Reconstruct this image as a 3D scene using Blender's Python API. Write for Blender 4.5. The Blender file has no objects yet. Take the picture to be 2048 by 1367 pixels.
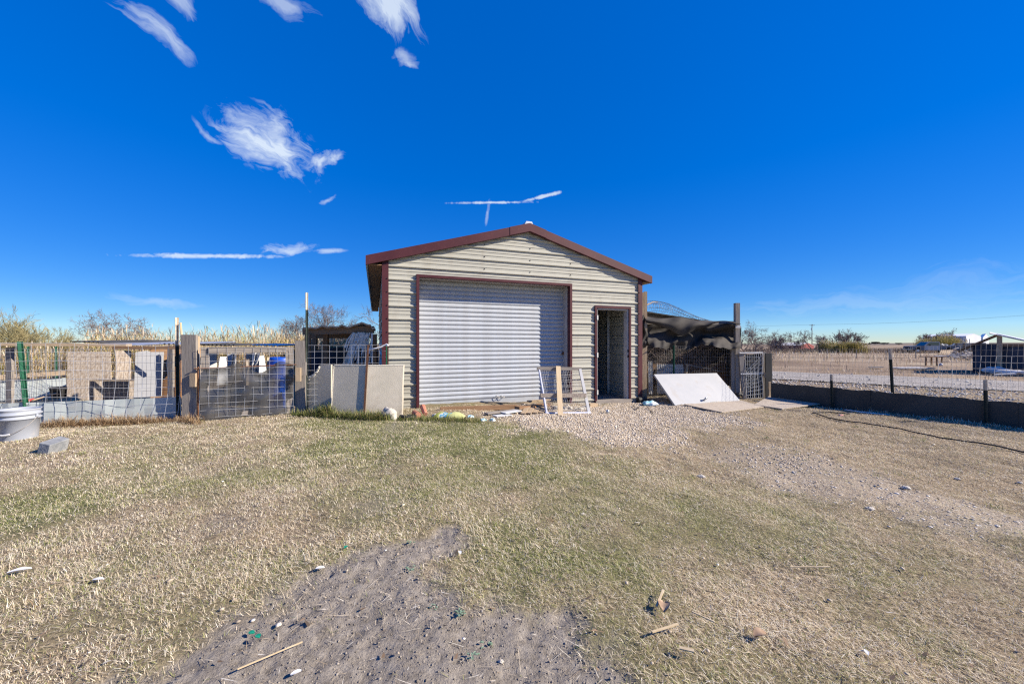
import bpy, math, random
import numpy as np
from mathutils import Vector, Matrix

random.seed(7)
RNG = np.random.default_rng(11)
C = bpy.context.scene.collection
SC = bpy.context.scene
R = math.radians

# ------------------------------------------------------------------ camera, sky, sun
F, CX, HY, H = 750.0, 1024.0, 688.0, 1.15      # focal length (px of the 2048 px photo), centre, horizon, eye height (m)
cam_d = bpy.data.cameras.new('camera')
cam = bpy.data.objects.new('camera', cam_d)
C.objects.link(cam)
cam.location = (0, 0, H)
cam.rotation_euler = (R(90), 0, 0)
cam_d.sensor_width = 36
cam_d.lens = 36 * F / 2048
cam_d.shift_y = (HY - 683.5) / 2048
cam_d.clip_start = 0.05
cam_d.clip_end = 3000
SC.camera = cam

SUN = Vector((0.85, -0.15, 0.53)).normalized()
sun_d = bpy.data.lights.new('sun', 'SUN')
sun_d.energy = 5.0
sun_d.angle = R(0.5)
sun_d.color = (1.0, 0.89, 0.74)
sun = bpy.data.objects.new('sun', sun_d)
C.objects.link(sun)
sun.rotation_euler = SUN.to_track_quat('Z', 'Y').to_euler()

world = bpy.data.worlds.new('World')
SC.world = world
world.use_nodes = True
WN, WL = world.node_tree.nodes, world.node_tree.links
WN.clear()


def wn(t, **kw):
    n = WN.new(t)
    for k, v in kw.items():
        setattr(n, k, v)
    return n


def wmath(op, a, b=None, c=None, clamp=False):
    n = wn('ShaderNodeMath', operation=op, use_clamp=clamp)
    for i, s in enumerate((a, b, c)):
        if s is None:
            continue
        if isinstance(s, (int, float)):
            n.inputs[i].default_value = s
        else:
            WL.new(s, n.inputs[i])
    return n.outputs[0]


def wdot(a, v):
    n = wn('ShaderNodeVectorMath', operation='DOT_PRODUCT')
    WL.new(a, n.inputs[0])
    n.inputs[1].default_value = v
    return n.outputs['Value']


sky = wn('ShaderNodeTexSky', sky_type='NISHITA')
sky.sun_disc = False
sky.sun_elevation = math.asin(SUN.z)
sky.sun_rotation = math.atan2(SUN.x, SUN.y)
sky.altitude = 300
sky.air_density = 0.8
sky.dust_density = 0.0
sky.ozone_density = 3.0
# the deep, saturated rendering of the photograph: one curve for the whole sky
val = wn('ShaderNodeSeparateColor', mode='HSV')
WL.new(sky.outputs[0], val.inputs[0])
vdiv = wn('ShaderNodeVectorMath', operation='SCALE')
WL.new(sky.outputs[0], vdiv.inputs[0])
WL.new(wmath('DIVIDE', 1.0, val.outputs[2]), vdiv.inputs['Scale'])
bal = wn('ShaderNodeVectorMath', operation='MULTIPLY')
WL.new(vdiv.outputs[0], bal.inputs[0])
bal.inputs[1].default_value = (0.91, 0.945, 1.10)
gam = wn('ShaderNodeGamma')
gam.inputs[1].default_value = 1.55
WL.new(bal.outputs[0], gam.inputs[0])
hs = wn('ShaderNodeHueSaturation')
hs.inputs['Saturation'].default_value = 1.12
hs.inputs['Hue'].default_value = 0.495
WL.new(gam.outputs[0], hs.inputs['Color'])
vsc = wn('ShaderNodeVectorMath', operation='SCALE')
WL.new(hs.outputs[0], vsc.inputs[0])
WL.new(wmath('MULTIPLY', wmath('POWER', val.outputs[2], 0.40), 2.06), vsc.inputs['Scale'])
tc = wn('ShaderNodeTexCoord')
DIR = tc.outputs['Generated']


def dirpx(px, py):
    return Vector(((px - CX) / F, 1, (HY - py) / F)).normalized()


warp = wn('ShaderNodeTexNoise')
warp.inputs['Scale'].default_value = 9
warp.inputs['Detail'].default_value = 5
WL.new(DIR, warp.inputs['Vector'])
wsub = wn('ShaderNodeVectorMath', operation='MULTIPLY_ADD')
WL.new(warp.outputs['Color'], wsub.inputs[0])
wsub.inputs[1].default_value = (0.09, 0.09, 0.09)
wadd = wn('ShaderNodeVectorMath', operation='ADD')
WL.new(DIR, wadd.inputs[0])
WL.new(wsub.outputs[0], wadd.inputs[1])
wsub.inputs[2].default_value = (-0.045, -0.045, -0.045)
WDIR = wadd.outputs[0]


def cloud(p1, p2, width, strength, fib=5.0, thin=0.0, power=1.0, warped=True, nscale=14):
    """a wisp of cirrus between two directions of the sky; width is its half width in degrees"""
    d1, d2 = dirpx(*p1), dirpx(*p2)
    c = (d1 + d2).normalized()
    t1 = (d2 - d1)
    half = t1.length / 2
    t1 = (t1 - c * t1.dot(c)).normalized()
    t2 = c.cross(t1).normalized()
    hw = math.tan(R(width))
    src = WDIR if warped else DIR
    a = wdot(src, tuple(t1 / half))
    b = wdot(src, tuple(t2 / hw))
    r2 = wmath('ADD', wmath('MULTIPLY', a, a), wmath('MULTIPLY', b, b))
    body = wmath('SUBTRACT', 1.0, wmath('POWER', r2, 0.5))
    front = wmath('GREATER_THAN', wdot(DIR, tuple(c)), 0.3)
    comb = wn('ShaderNodeCombineXYZ')
    WL.new(wmath('MULTIPLY', wdot(WDIR, tuple(t1)), nscale), comb.inputs[0])
    WL.new(wmath('MULTIPLY', wdot(WDIR, tuple(t2)), nscale * fib), comb.inputs[1])
    comb.inputs[2].default_value = p1[0] * 0.37
    nz = wn('ShaderNodeTexNoise')
    nz.inputs['Scale'].default_value = 1.0
    nz.inputs['Detail'].default_value = 8
    nz.inputs['Roughness'].default_value = 0.62
    nz.inputs['Distortion'].default_value = 0.6
    WL.new(comb.outputs[0], nz.inputs['Vector'])
    # ragged edge: the noise eats into the ellipse and lets wisps escape from it
    m = wmath('MULTIPLY_ADD', nz.outputs[0], 2.9, -1.50 - thin)
    m = wmath('ADD', m, wmath('MULTIPLY', body, 1.15))
    m = wmath('MULTIPLY', wmath('MAXIMUM', m, 0.0), power, clamp=True)
    fade = wmath('MULTIPLY_ADD', body, 2.2, 0.9, clamp=True)
    m = wmath('MULTIPLY', wmath('MULTIPLY', m, fade), front)
    return wmath('MULTIPLY', m, strength, clamp=True)


CLOUDS = [
    cloud((440, 226), (618, 338), 3.2, 0.95, 2.0, power=0.9, nscale=20, thin=-.1),
    cloud((590, 330), (685, 312), 0.8, 0.8, 2.0, thin=-.1, nscale=24),
    cloud((385, 225), (450, 285), 0.5, 0.4, 2.0, nscale=24),
    cloud((205, -30), (380, 114), 0.9, 0.6, 3.5, thin=-.1, nscale=12),
    cloud((320, -60), (388, 38), 1.2, 0.5, 3.0),
    cloud((500, -20), (630, 30), 1.1, 0.5, 2.0),
    cloud((745, -70), (812, 88), 2.8, 0.85, 2.4, thin=-.1, nscale=16),
    cloud((785, 122), (842, 126), 0.8, 0.6, 1.5, nscale=24),
    cloud((628, 402), (668, 388), 0.5, 0.5, 2.0, nscale=24),
    cloud((905, 406), (1075, 404), 0.20, .8, 1.2, power=1.1, warped=False, nscale=40, thin=-.12),
    cloud((1040, 404), (1130, 382), 0.28, 0.8, 1.2, power=1.3, warped=False, nscale=40, thin=-.08),
    cloud((978, 402), (972, 448), 0.25, 0.45, 1.0, warped=False, nscale=30, thin=-.2),
    cloud((225, 510), (570, 513), 0.30, 0.8, 1.2, power=1.1, warped=False, nscale=30, thin=-.12),
    cloud((520, 500), (640, 492), 0.8, 0.7, 2.0, nscale=24),
    cloud((625, 503), (695, 500), 0.35, 0.6, 1.5, warped=False, nscale=30, thin=-.2),
    cloud((190, 585), (420, 612), 0.6, 0.3, 2.0, nscale=20),
    cloud((1450, 625), (2100, 585), 1.3, 0.16, 6.0),
    cloud((1650, 610), (2200, 540), 2.0, 0.10, 6.0),
]
cm = CLOUDS[0]
for c_ in CLOUDS[1:]:
    cm = wmath('MAXIMUM', cm, c_)
mixc = wn('ShaderNodeMix', data_type='RGBA')
WL.new(wmath('MULTIPLY', cm, 0.9), mixc.inputs[0])
WL.new(vsc.outputs[0], mixc.inputs[6])
mixc.inputs[7].default_value = (4.6, 5.2, 5.8, 1)
bg = wn('ShaderNodeBackground')
bg.inputs['Strength'].default_value = 0.092
WL.new(mixc.outputs[2], bg.inputs['Color'])
wo = wn('ShaderNodeOutputWorld')
WL.new(bg.outputs[0], wo.inputs['Surface'])

SC.view_settings.view_transform = 'Standard'
SC.view_settings.look = 'None'
SC.view_settings.gamma = 1
SC.view_settings.use_curve_mapping = False
SC.view_settings.exposure = 0.95
SC.cycles.pixel_filter_type = 'BLACKMAN_HARRIS'
SC.cycles.filter_width = 1.25
SC.cycles.use_denoising = False      # the turf keeps its fine grain
SC.cycles.caustics_reflective = False
SC.cycles.caustics_refractive = False
SC.cycles.blur_glossy = 1.0
SC.cycles.sample_clamp_indirect = 2.5
SC.cycles.use_adaptive_sampling = False
SC.cycles.max_bounces = 8
SC.cycles.transparent_max_bounces = 16

# ------------------------------------------------------------------ measuring helpers


def sstep(a, b, x):
    t = np.clip((np.asarray(x, float) - a) / (b - a), 0, 1)
    return t * t * (3 - 2 * t)


def gbase(x, y):
    """smooth lie of the land: falls 15 cm from the left fence to the right corner of the garage"""
    return -0.15 * sstep(-1.2, 3.2, x) - 0.02 * sstep(6, 30, y)


_lat = RNG.random((8, 256, 256))


def vnoise(x, y, s, k=0):
    x, y = np.asarray(x, float) * s, np.asarray(y, float) * s
    xi, yi = np.floor(x).astype(int), np.floor(y).astype(int)
    fx, fy = x - xi, y - yi
    fx, fy = fx * fx * (3 - 2 * fx), fy * fy * (3 - 2 * fy)
    L = _lat[k]
    a, b = L[xi % 256, yi % 256], L[(xi + 1) % 256, yi % 256]
    c, d = L[xi % 256, (yi + 1) % 256], L[(xi + 1) % 256, (yi + 1) % 256]
    return (a * (1 - fx) + b * fx) * (1 - fy) + (c * (1 - fx) + d * fx) * fy


def P(px, py, Y):
    return Vector(((px - CX) / F * Y, Y, H + (HY - py) / F * Y))


def G(px, py, dz=0.0):
    """where the ground lies under a pixel of the photograph"""
    z = -0.1
    for _ in range(6):
        Y = F * (H - z - 0) / (py - HY)
        X = (px - CX) / F * Y
        z = float(gbase(X, Y))
    return Vector((X, Y, z + dz))


def gz(x, y):
    return float(gbase(x, y))


# ------------------------------------------------------------------ materials
def mat(name, c1, c2=None, scale=4.0, rough=0.8, metal=0.0, bump=0.0, bscale=None, stretch=None, coord='Object',
        c3=None, s3=30.0, a3=0.5, spec=0.3, detail=6, lo=0.35, hi=0.65, bdist=0.01, th3=0.6):
    m = bpy.data.materials.new(name)
    m.use_nodes = True
    N, L = m.node_tree.nodes, m.node_tree.links
    b = N['Principled BSDF']
    b.inputs['Roughness'].default_value = rough
    b.inputs['Metallic'].default_value = metal
    b.inputs['Specular IOR Level'].default_value = spec
    t = N.new('ShaderNodeTexCoord')
    mp = N.new('ShaderNodeMapping')
    if stretch:
        mp.inputs['Scale'].default_value = stretch
    L.new(t.outputs[coord], mp.inputs[0])
    vec = mp.outputs[0]
    col = None
    if c2:
        nz = N.new('ShaderNodeTexNoise')
        nz.inputs['Scale'].default_value = scale
        nz.inputs['Detail'].default_value = detail
        nz.inputs['Roughness'].default_value = 0.6
        L.new(vec, nz.inputs['Vector'])
        r = N.new('ShaderNodeValToRGB')
        r.color_ramp.elements[0].position = lo
        r.color_ramp.elements[1].position = hi
        r.color_ramp.elements[0].color = (*c1, 1)
        r.color_ramp.elements[1].color = (*c2, 1)
        L.new(nz.outputs[0], r.inputs[0])
        col = r.outputs[0]
        if c3:
            n3 = N.new('ShaderNodeTexNoise')
            n3.inputs['Scale'].default_value = s3
            n3.inputs['Detail'].default_value = 4
            L.new(vec, n3.inputs['Vector'])
            r3 = N.new('ShaderNodeValToRGB')
            r3.color_ramp.elements[0].position = th3
            r3.color_ramp.elements[1].position = min(th3 + 0.12, 1)
            r3.color_ramp.elements[0].color = (0, 0, 0, 1)
            r3.color_ramp.elements[1].color = (a3, a3, a3, 1)
            L.new(n3.outputs[0], r3.inputs[0])
            mx = N.new('ShaderNodeMix')
            mx.data_type = 'RGBA'
            L.new(r3.outputs[0], mx.inputs[0])
            L.new(col, mx.inputs[6])
            mx.inputs[7].default_value = (*c3, 1)
            col = mx.outputs[2]
        L.new(col, b.inputs['Base Color'])
    else:
        b.inputs['Base Color'].default_value = (*c1, 1)
    if bump:
        nb = N.new('ShaderNodeTexNoise')
        nb.inputs['Scale'].default_value = bscale or scale * 4
        nb.inputs['Detail'].default_value = 5
        L.new(vec, nb.inputs['Vector'])
        bp = N.new('ShaderNodeBump')
        bp.inputs['Strength'].default_value = bump
        bp.inputs['Distance'].default_value = bdist
        L.new(nb.outputs[0], bp.inputs['Height'])
        L.new(bp.outputs[0], b.inputs['Normal'])
    return m


def wood(name, c1, c2, c3=(0.06, 0.045, 0.035), a3=0.5):
    return mat(name, c1, c2, 3.0, 0.85, bump=0.5, bscale=7, stretch=(1.2, 16, 16), coord='UV', c3=c3, s3=4.5, a3=a3,
               lo=0.3, hi=0.7, bdist=0.006)


def osb(name, c1, c2, c3):
    m = mat(name, c1, c2, 55, 0.85, bump=0.0, bscale=60, stretch=(1, 0.4, 1), coord='UV', c3=c3, s3=26, a3=0.75, lo=0.4, hi=0.6)
    return m


M = {}
M['siding'] = mat('cream_siding', (0.385, 0.38, 0.33), (0.43, 0.425, 0.37), 0.8, 0.42, stretch=(1, 1, .3), c3=(0.31, 0.285, 0.23), s3=5, a3=0.32, bump=0.06, bscale=3, th3=0.55)
M['maroon'] = mat('maroon_trim', (0.058, 0.015, 0.019), (0.08, 0.022, 0.026), 2.5, 0.45, bump=0.04, bscale=4, c3=(0.2, 0.09, 0.07), s3=40, a3=0.25)
M['curtain'] = mat('white_door_metal', (0.385, 0.42, 0.465), (0.43, 0.465, 0.51), 1.6, 0.36, metal=0.0, c3=(0.32, 0.32, 0.32), s3=5, a3=0.12, spec=0.5, stretch=(1, 1, .35), th3=.55)


def splash(m, z0, z1, col, amt):
    N, L = m.node_tree.nodes, m.node_tree.links
    b = N['Principled BSDF']
    src = b.inputs['Base Color'].links[0].from_socket
    t = N.new('ShaderNodeTexCoord')
    sp = N.new('ShaderNodeSeparateXYZ')
    L.new(t.outputs['Object'], sp.inputs[0])
    mr = N.new('ShaderNodeMapRange')
    mr.inputs[1].default_value, mr.inputs[2].default_value = z1, z0
    L.new(sp.outputs[2], mr.inputs[0])
    n = N.new('ShaderNodeTexNoise')
    n.inputs['Scale'].default_value = 7
    n.inputs['Detail'].default_value = 7
    L.new(t.outputs['Object'], n.inputs['Vector'])
    mm = N.new('ShaderNodeMath')
    mm.operation = 'MULTIPLY_ADD'
    mm.use_clamp = True
    L.new(n.outputs[0], mm.inputs[0])
    mm.inputs[1].default_value = 2.2
    mm.inputs[2].default_value = -0.75
    m2 = N.new('ShaderNodeMath')
    m2.operation = 'MULTIPLY'
    L.new(mm.outputs[0], m2.inputs[0])
    L.new(mr.outputs[0], m2.inputs[1])
    m3 = N.new('ShaderNodeMath')
    m3.operation = 'MULTIPLY'
    L.new(m2.outputs[0], m3.inputs[0])
    m3.inputs[1].default_value = amt
    mx = N.new('ShaderNodeMix')
    mx.data_type = 'RGBA'
    L.new(m3.outputs[0], mx.inputs[0])
    L.new(src, mx.inputs[6])
    mx.inputs[7].default_value = (*col, 1)
    L.new(mx.outputs[2], b.inputs['Base Color'])


splash(M['siding'], 0.0, 0.75, (.26, .21, .15), .75)
splash(M['curtain'], 0.0, 0.4, (.27, .24, .2), .4)
M['galv'] = mat('galvanised', (0.42, 0.44, 0.46), (0.58, 0.6, 0.62), 6, 0.4, metal=0.75, c3=(0.3, 0.17, 0.1), s3=5, a3=0.25)
M['wire'] = mat('galvanised_wire', (0.50, 0.52, 0.54), (0.62, 0.63, 0.64), 12, 0.5, metal=0.2)
M['wire_dk'] = mat('weathered_wire', (0.22, 0.20, 0.19), (0.36, 0.34, 0.32), 9, 0.6, metal=0.3)
M['rust'] = mat('rusty_steel', (0.10, 0.045, 0.025), (0.2, 0.1, 0.055), 25, 0.85, bump=0.3)
M['rust_tin'] = mat('rusty_tin', (0.40, 0.25, 0.14), (0.58, 0.46, 0.32), 6, 0.7, metal=0.2, bump=0.3)
M['white'] = mat('white_paint', (0.50, 0.515, 0.53), (0.56, 0.57, 0.585), 3, 0.5, c3=(0.42, 0.39, 0.35), s3=4, a3=0.45, bump=0.05)
M['whitedirty'] = mat('dirty_white', (0.46, 0.46, 0.45), (0.56, 0.56, 0.56), 4, 0.7, c3=(0.42, 0.37, 0.3), s3=6, a3=0.5)
M['oldwood'] = wood('grey_wood', (0.17, 0.15, 0.135), (0.31, 0.28, 0.25))
M['tanwood'] = wood('tan_wood', (0.30, 0.22, 0.14), (0.46, 0.36, 0.25))
M['newwood'] = wood('pale_pine', (0.50, 0.38, 0.23), (0.62, 0.50, 0.33), (0.26, 0.14, 0.06), 0.35)
M['brownwood'] = wood('brown_wood', (0.18, 0.10, 0.055), (0.30, 0.19, 0.11))
M['redwood'] = wood('orange_plywood', (0.36, 0.17, 0.07), (0.48, 0.27, 0.12))
M['osb'] = osb('pale_osb', (0.27, 0.215, 0.165), (0.42, 0.37, 0.315), (0.16, 0.11, 0.075))
M['osb_dk'] = osb('weathered_osb', (0.20, 0.17, 0.145), (0.36, 0.31, 0.27), (0.10, 0.08, 0.065))
M['ply'] = mat('weathered_plywood', (0.36, 0.30, 0.24), (0.50, 0.44, 0.36), 7, 0.9, bump=0.5, bscale=30, coord='UV', stretch=(1, 4, 1), c3=(0.24, 0.19, 0.15), s3=9, a3=0.5)
M['stucco'] = mat('beige_stucco', (0.42, 0.39, 0.325), (0.51, 0.47, 0.395), 3, 0.92, bump=0.4, bscale=120, c3=(0.33, 0.28, 0.2), s3=7, a3=0.35, bdist=0.012)
splash(M['stucco'], 0.0, .45, (.22, .17, .115), .7)
M['foam'] = mat('broken_stucco_edge', (0.62, 0.58, 0.48), (0.72, 0.69, 0.6), 18, 0.95, bump=0.8)
M['greymetal'] = mat('blue_grey_sheet', (0.36, 0.41, 0.42), (0.44, 0.48, 0.48), 2.2, 0.6, c3=(0.38, 0.33, 0.26), s3=5, a3=0.3)
M['greypanel'] = mat('grey_board', (0.30, 0.31, 0.335), (0.36, 0.37, 0.39), 5, 0.85, c3=(0.3, 0.3, 0.31), s3=12, a3=0.3)
M['postgreen'] = mat('green_post_paint', (0.012, 0.07, 0.04), (0.02, 0.10, 0.06), 12, 0.5, c3=(0.1, 0.05, 0.03), s3=30, a3=0.3)
M['postdark'] = mat('dark_post_paint', (0.018, 0.028, 0.024), (0.04, 0.05, 0.045), 12, 0.55, c3=(0.12, 0.06, 0.04), s3=20, a3=0.4)
M['posttip'] = mat('white_post_tip', (0.46, 0.38, 0.28), (0.62, 0.56, 0.47), 30, 0.7, c3=(0.2, 0.11, 0.06), s3=50, a3=0.7)
M['tarp'] = mat('black_shade_cloth', (0.03, 0.028, 0.027), (0.062, 0.057, 0.053), 3, 0.8, bump=0.2, bscale=220, spec=0.2, bdist=0.003)
M['blacksheet'] = mat('black_sheeting', (0.032, 0.033, 0.033), (0.058, 0.057, 0.054), 1.5, 0.6, c3=(0.13, 0.115, 0.095), s3=4, a3=0.45, bump=0.15, bscale=6)
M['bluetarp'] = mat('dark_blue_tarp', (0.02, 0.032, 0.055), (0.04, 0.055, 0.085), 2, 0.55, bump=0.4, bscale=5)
M['bluetarp2'] = mat('bright_blue_tarp', (0.50, 0.48, 0.47), (0.72, 0.70, 0.66), 4, 0.5, bump=0.3)
M['barrel'] = mat('blue_plastic', (0.008, 0.065, 0.42), (0.012, 0.08, 0.48), 3, 0.4, spec=0.5)
M['bucket'] = mat('white_bucket_plastic', (0.31, 0.34, 0.40), (0.36, 0.385, 0.44), 2, 0.42, c3=(0.45, 0.43, 0.42), s3=6, a3=0.4, spec=0.5)
M['stone'] = mat('limestone', (0.36, 0.335, 0.295), (0.50, 0.475, 0.43), 8, 0.95, bump=0.9, bscale=25, c3=(0.2, 0.18, 0.15), s3=18, a3=0.5)
M['block'] = mat('grey_block', (0.17, 0.185, 0.20), (0.28, 0.29, 0.30), 14, 0.95, bump=0.6, bscale=40, c3=(0.13, 0.13, 0.14), s3=20, a3=0.6)
M['flushdoor'] = mat('white_door_paint', (0.34, 0.355, 0.375), (0.375, 0.385, 0.40), 3, 0.5, c3=(0.33, 0.31, 0.28), s3=3.5, a3=0.5, bump=0.04, th3=.58)
M['rubber'] = mat('black_rubber', (0.02, 0.02, 0.021), (0.035, 0.034, 0.033), 8, 0.6)
M['black'] = mat('black_plastic', (0.012, 0.012, 0.013), (0.02, 0.02, 0.02), 4, 0.6)
M['red'] = mat('red_plastic', (0.38, 0.04, 0.035), (0.48, 0.06, 0.05), 6, 0.5)
M['terra'] = mat('red_clay', (0.36, 0.14, 0.09), (0.47, 0.22, 0.15), 9, 0.85)
M['bluepipe'] = mat('blue_grey_pipe', (0.34, 0.37, 0.50), (0.5, 0.52, 0.58), 14, 0.6, c3=(0.62, 0.61, 0.58), s3=22, a3=0.6)
M['bluebag'] = mat('pale_blue_plastic', (0.18, 0.46, 0.56), (0.62, 0.68, 0.7), 7, 0.45, lo=0.42, hi=0.55)
M['concrete'] = mat('concrete_floor', (0.28, 0.265, 0.245), (0.40, 0.38, 0.35), 3, 0.9)
M['bark'] = mat('grey_brown_bark', (0.17, 0.13, 0.11), (0.26, 0.21, 0.18), 9, 0.95)
M['twig'] = mat('bare_twigs', (0.135, 0.105, 0.098), (0.21, 0.17, 0.155), 3, 0.95)
M['twiggreen'] = mat('olive_twigs', (0.24, 0.22, 0.11), (0.33, 0.28, 0.15), 3, 0.95)
M['husk'] = mat('dry_husk', (0.46, 0.36, 0.22), (0.58, 0.48, 0.33), 20, 0.85)
M['leaf'] = mat('dead_leaf', (0.26, 0.17, 0.11), (0.40, 0.29, 0.2), 25, 0.85)
M['paper'] = mat('white_scrap', (0.66, 0.66, 0.66), (0.76, 0.76, 0.76), 12, 0.8)
M['glass'] = mat('dark_glass', (0.05, 0.085, 0.08), rough=0.08, spec=0.8)
M['chrome'] = mat('dull_chrome', (0.55, 0.56, 0.58), (0.66, 0.66, 0.66), 5, 0.3, metal=0.8)
M['truck'] = mat('faded_truck_paint', (0.36, 0.39, 0.40), (0.46, 0.48, 0.48), 2, 0.45)
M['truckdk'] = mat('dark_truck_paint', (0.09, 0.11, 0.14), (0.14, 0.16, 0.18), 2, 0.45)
M['tan'] = mat('tan_container_paint', (0.46, 0.38, 0.28), (0.54, 0.45, 0.34), 2, 0.7)
M['farwhite'] = mat('pale_sheet_steel', (0.52, 0.55, 0.60), (0.58, 0.60, 0.64), 0.4, 0.5)
M['farroof'] = mat('white_roof_steel', (0.78, 0.79, 0.8), (0.82, 0.83, 0.84), 0.5, 0.4)
M['barnred'] = mat('barn_red', (0.16, 0.03, 0.03), (0.22, 0.05, 0.045), 1, 0.8)
M['pole'] = mat('pole_wood', (0.13, 0.10, 0.08), (0.19, 0.155, 0.13), 1, 0.9)

M['inner_bright'] = mat('brightening_inner_skin', (.44, .46, .42), (.50, .52, .48), 1.5, .55)  # paler than the siding, to brighten the garage interior
M['railmetal'] = mat('stained_rail', (.36, .35, .35), (.44, .43, .43), 3, .5, c3=(.25, .12, .08), s3=5, a3=.6)


def vcol_mat(name, rough=0.85, trans=0.0):
    m = bpy.data.materials.new(name)
    m.use_nodes = True
    N, L = m.node_tree.nodes, m.node_tree.links
    b = N['Principled BSDF']
    b.inputs['Roughness'].default_value = rough
    b.inputs['Specular IOR Level'].default_value = 0.2
    a = N.new('ShaderNodeAttribute')
    a.attribute_name = 'tint'
    L.new(a.outputs['Color'], b.inputs['Base Color'])
    if trans:
        tr = N.new('ShaderNodeBsdfTranslucent')
        L.new(a.outputs['Color'], tr.inputs[0])
        mx = N.new('ShaderNodeMixShader')
        mx.inputs[0].default_value = trans
        L.new(b.outputs[0], mx.inputs[1])
        L.new(tr.outputs[0], mx.inputs[2])
        L.new(mx.outputs[0], N['Material Output'].inputs[0])
    return m


M['grass'] = vcol_mat('grass_blades', 0.8, 0.22)
M['stones'] = vcol_mat('loose_stones', 0.95)


def film(name, col, alpha):
    m = bpy.data.materials.new(name)
    m.use_nodes = True
    N, L = m.node_tree.nodes, m.node_tree.links
    b = N['Principled BSDF']
    b.inputs['Base Color'].default_value = (*col, 1)
    b.inputs['Roughness'].default_value = 0.25
    nz = N.new('ShaderNodeTexNoise')
    nz.inputs['Scale'].default_value = 3.5
    nz.inputs['Detail'].default_value = 4
    t = N.new('ShaderNodeTexCoord')
    L.new(t.outputs['Object'], nz.inputs['Vector'])
    mr = N.new('ShaderNodeMapRange')
    mr.inputs[1].default_value = 0.35
    mr.inputs[2].default_value = 0.7
    mr.inputs[3].default_value = alpha - 0.2
    mr.inputs[4].default_value = alpha + 0.2
    L.new(nz.outputs[0], mr.inputs[0])
    L.new(mr.outputs[0], b.inputs['Alpha'])
    return m


M['film'] = film('cloudy_plastic_film', (0.07, 0.07, 0.073), 0.80)
M['frayed'] = mat('frayed_tarp', (0.62, 0.56, 0.48), (0.82, 0.76, 0.68), 9, 0.8)

# ------------------------------------------------------------------ mesh builder
LOC = {}
Z = Vector((0, 0, 1))


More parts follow.
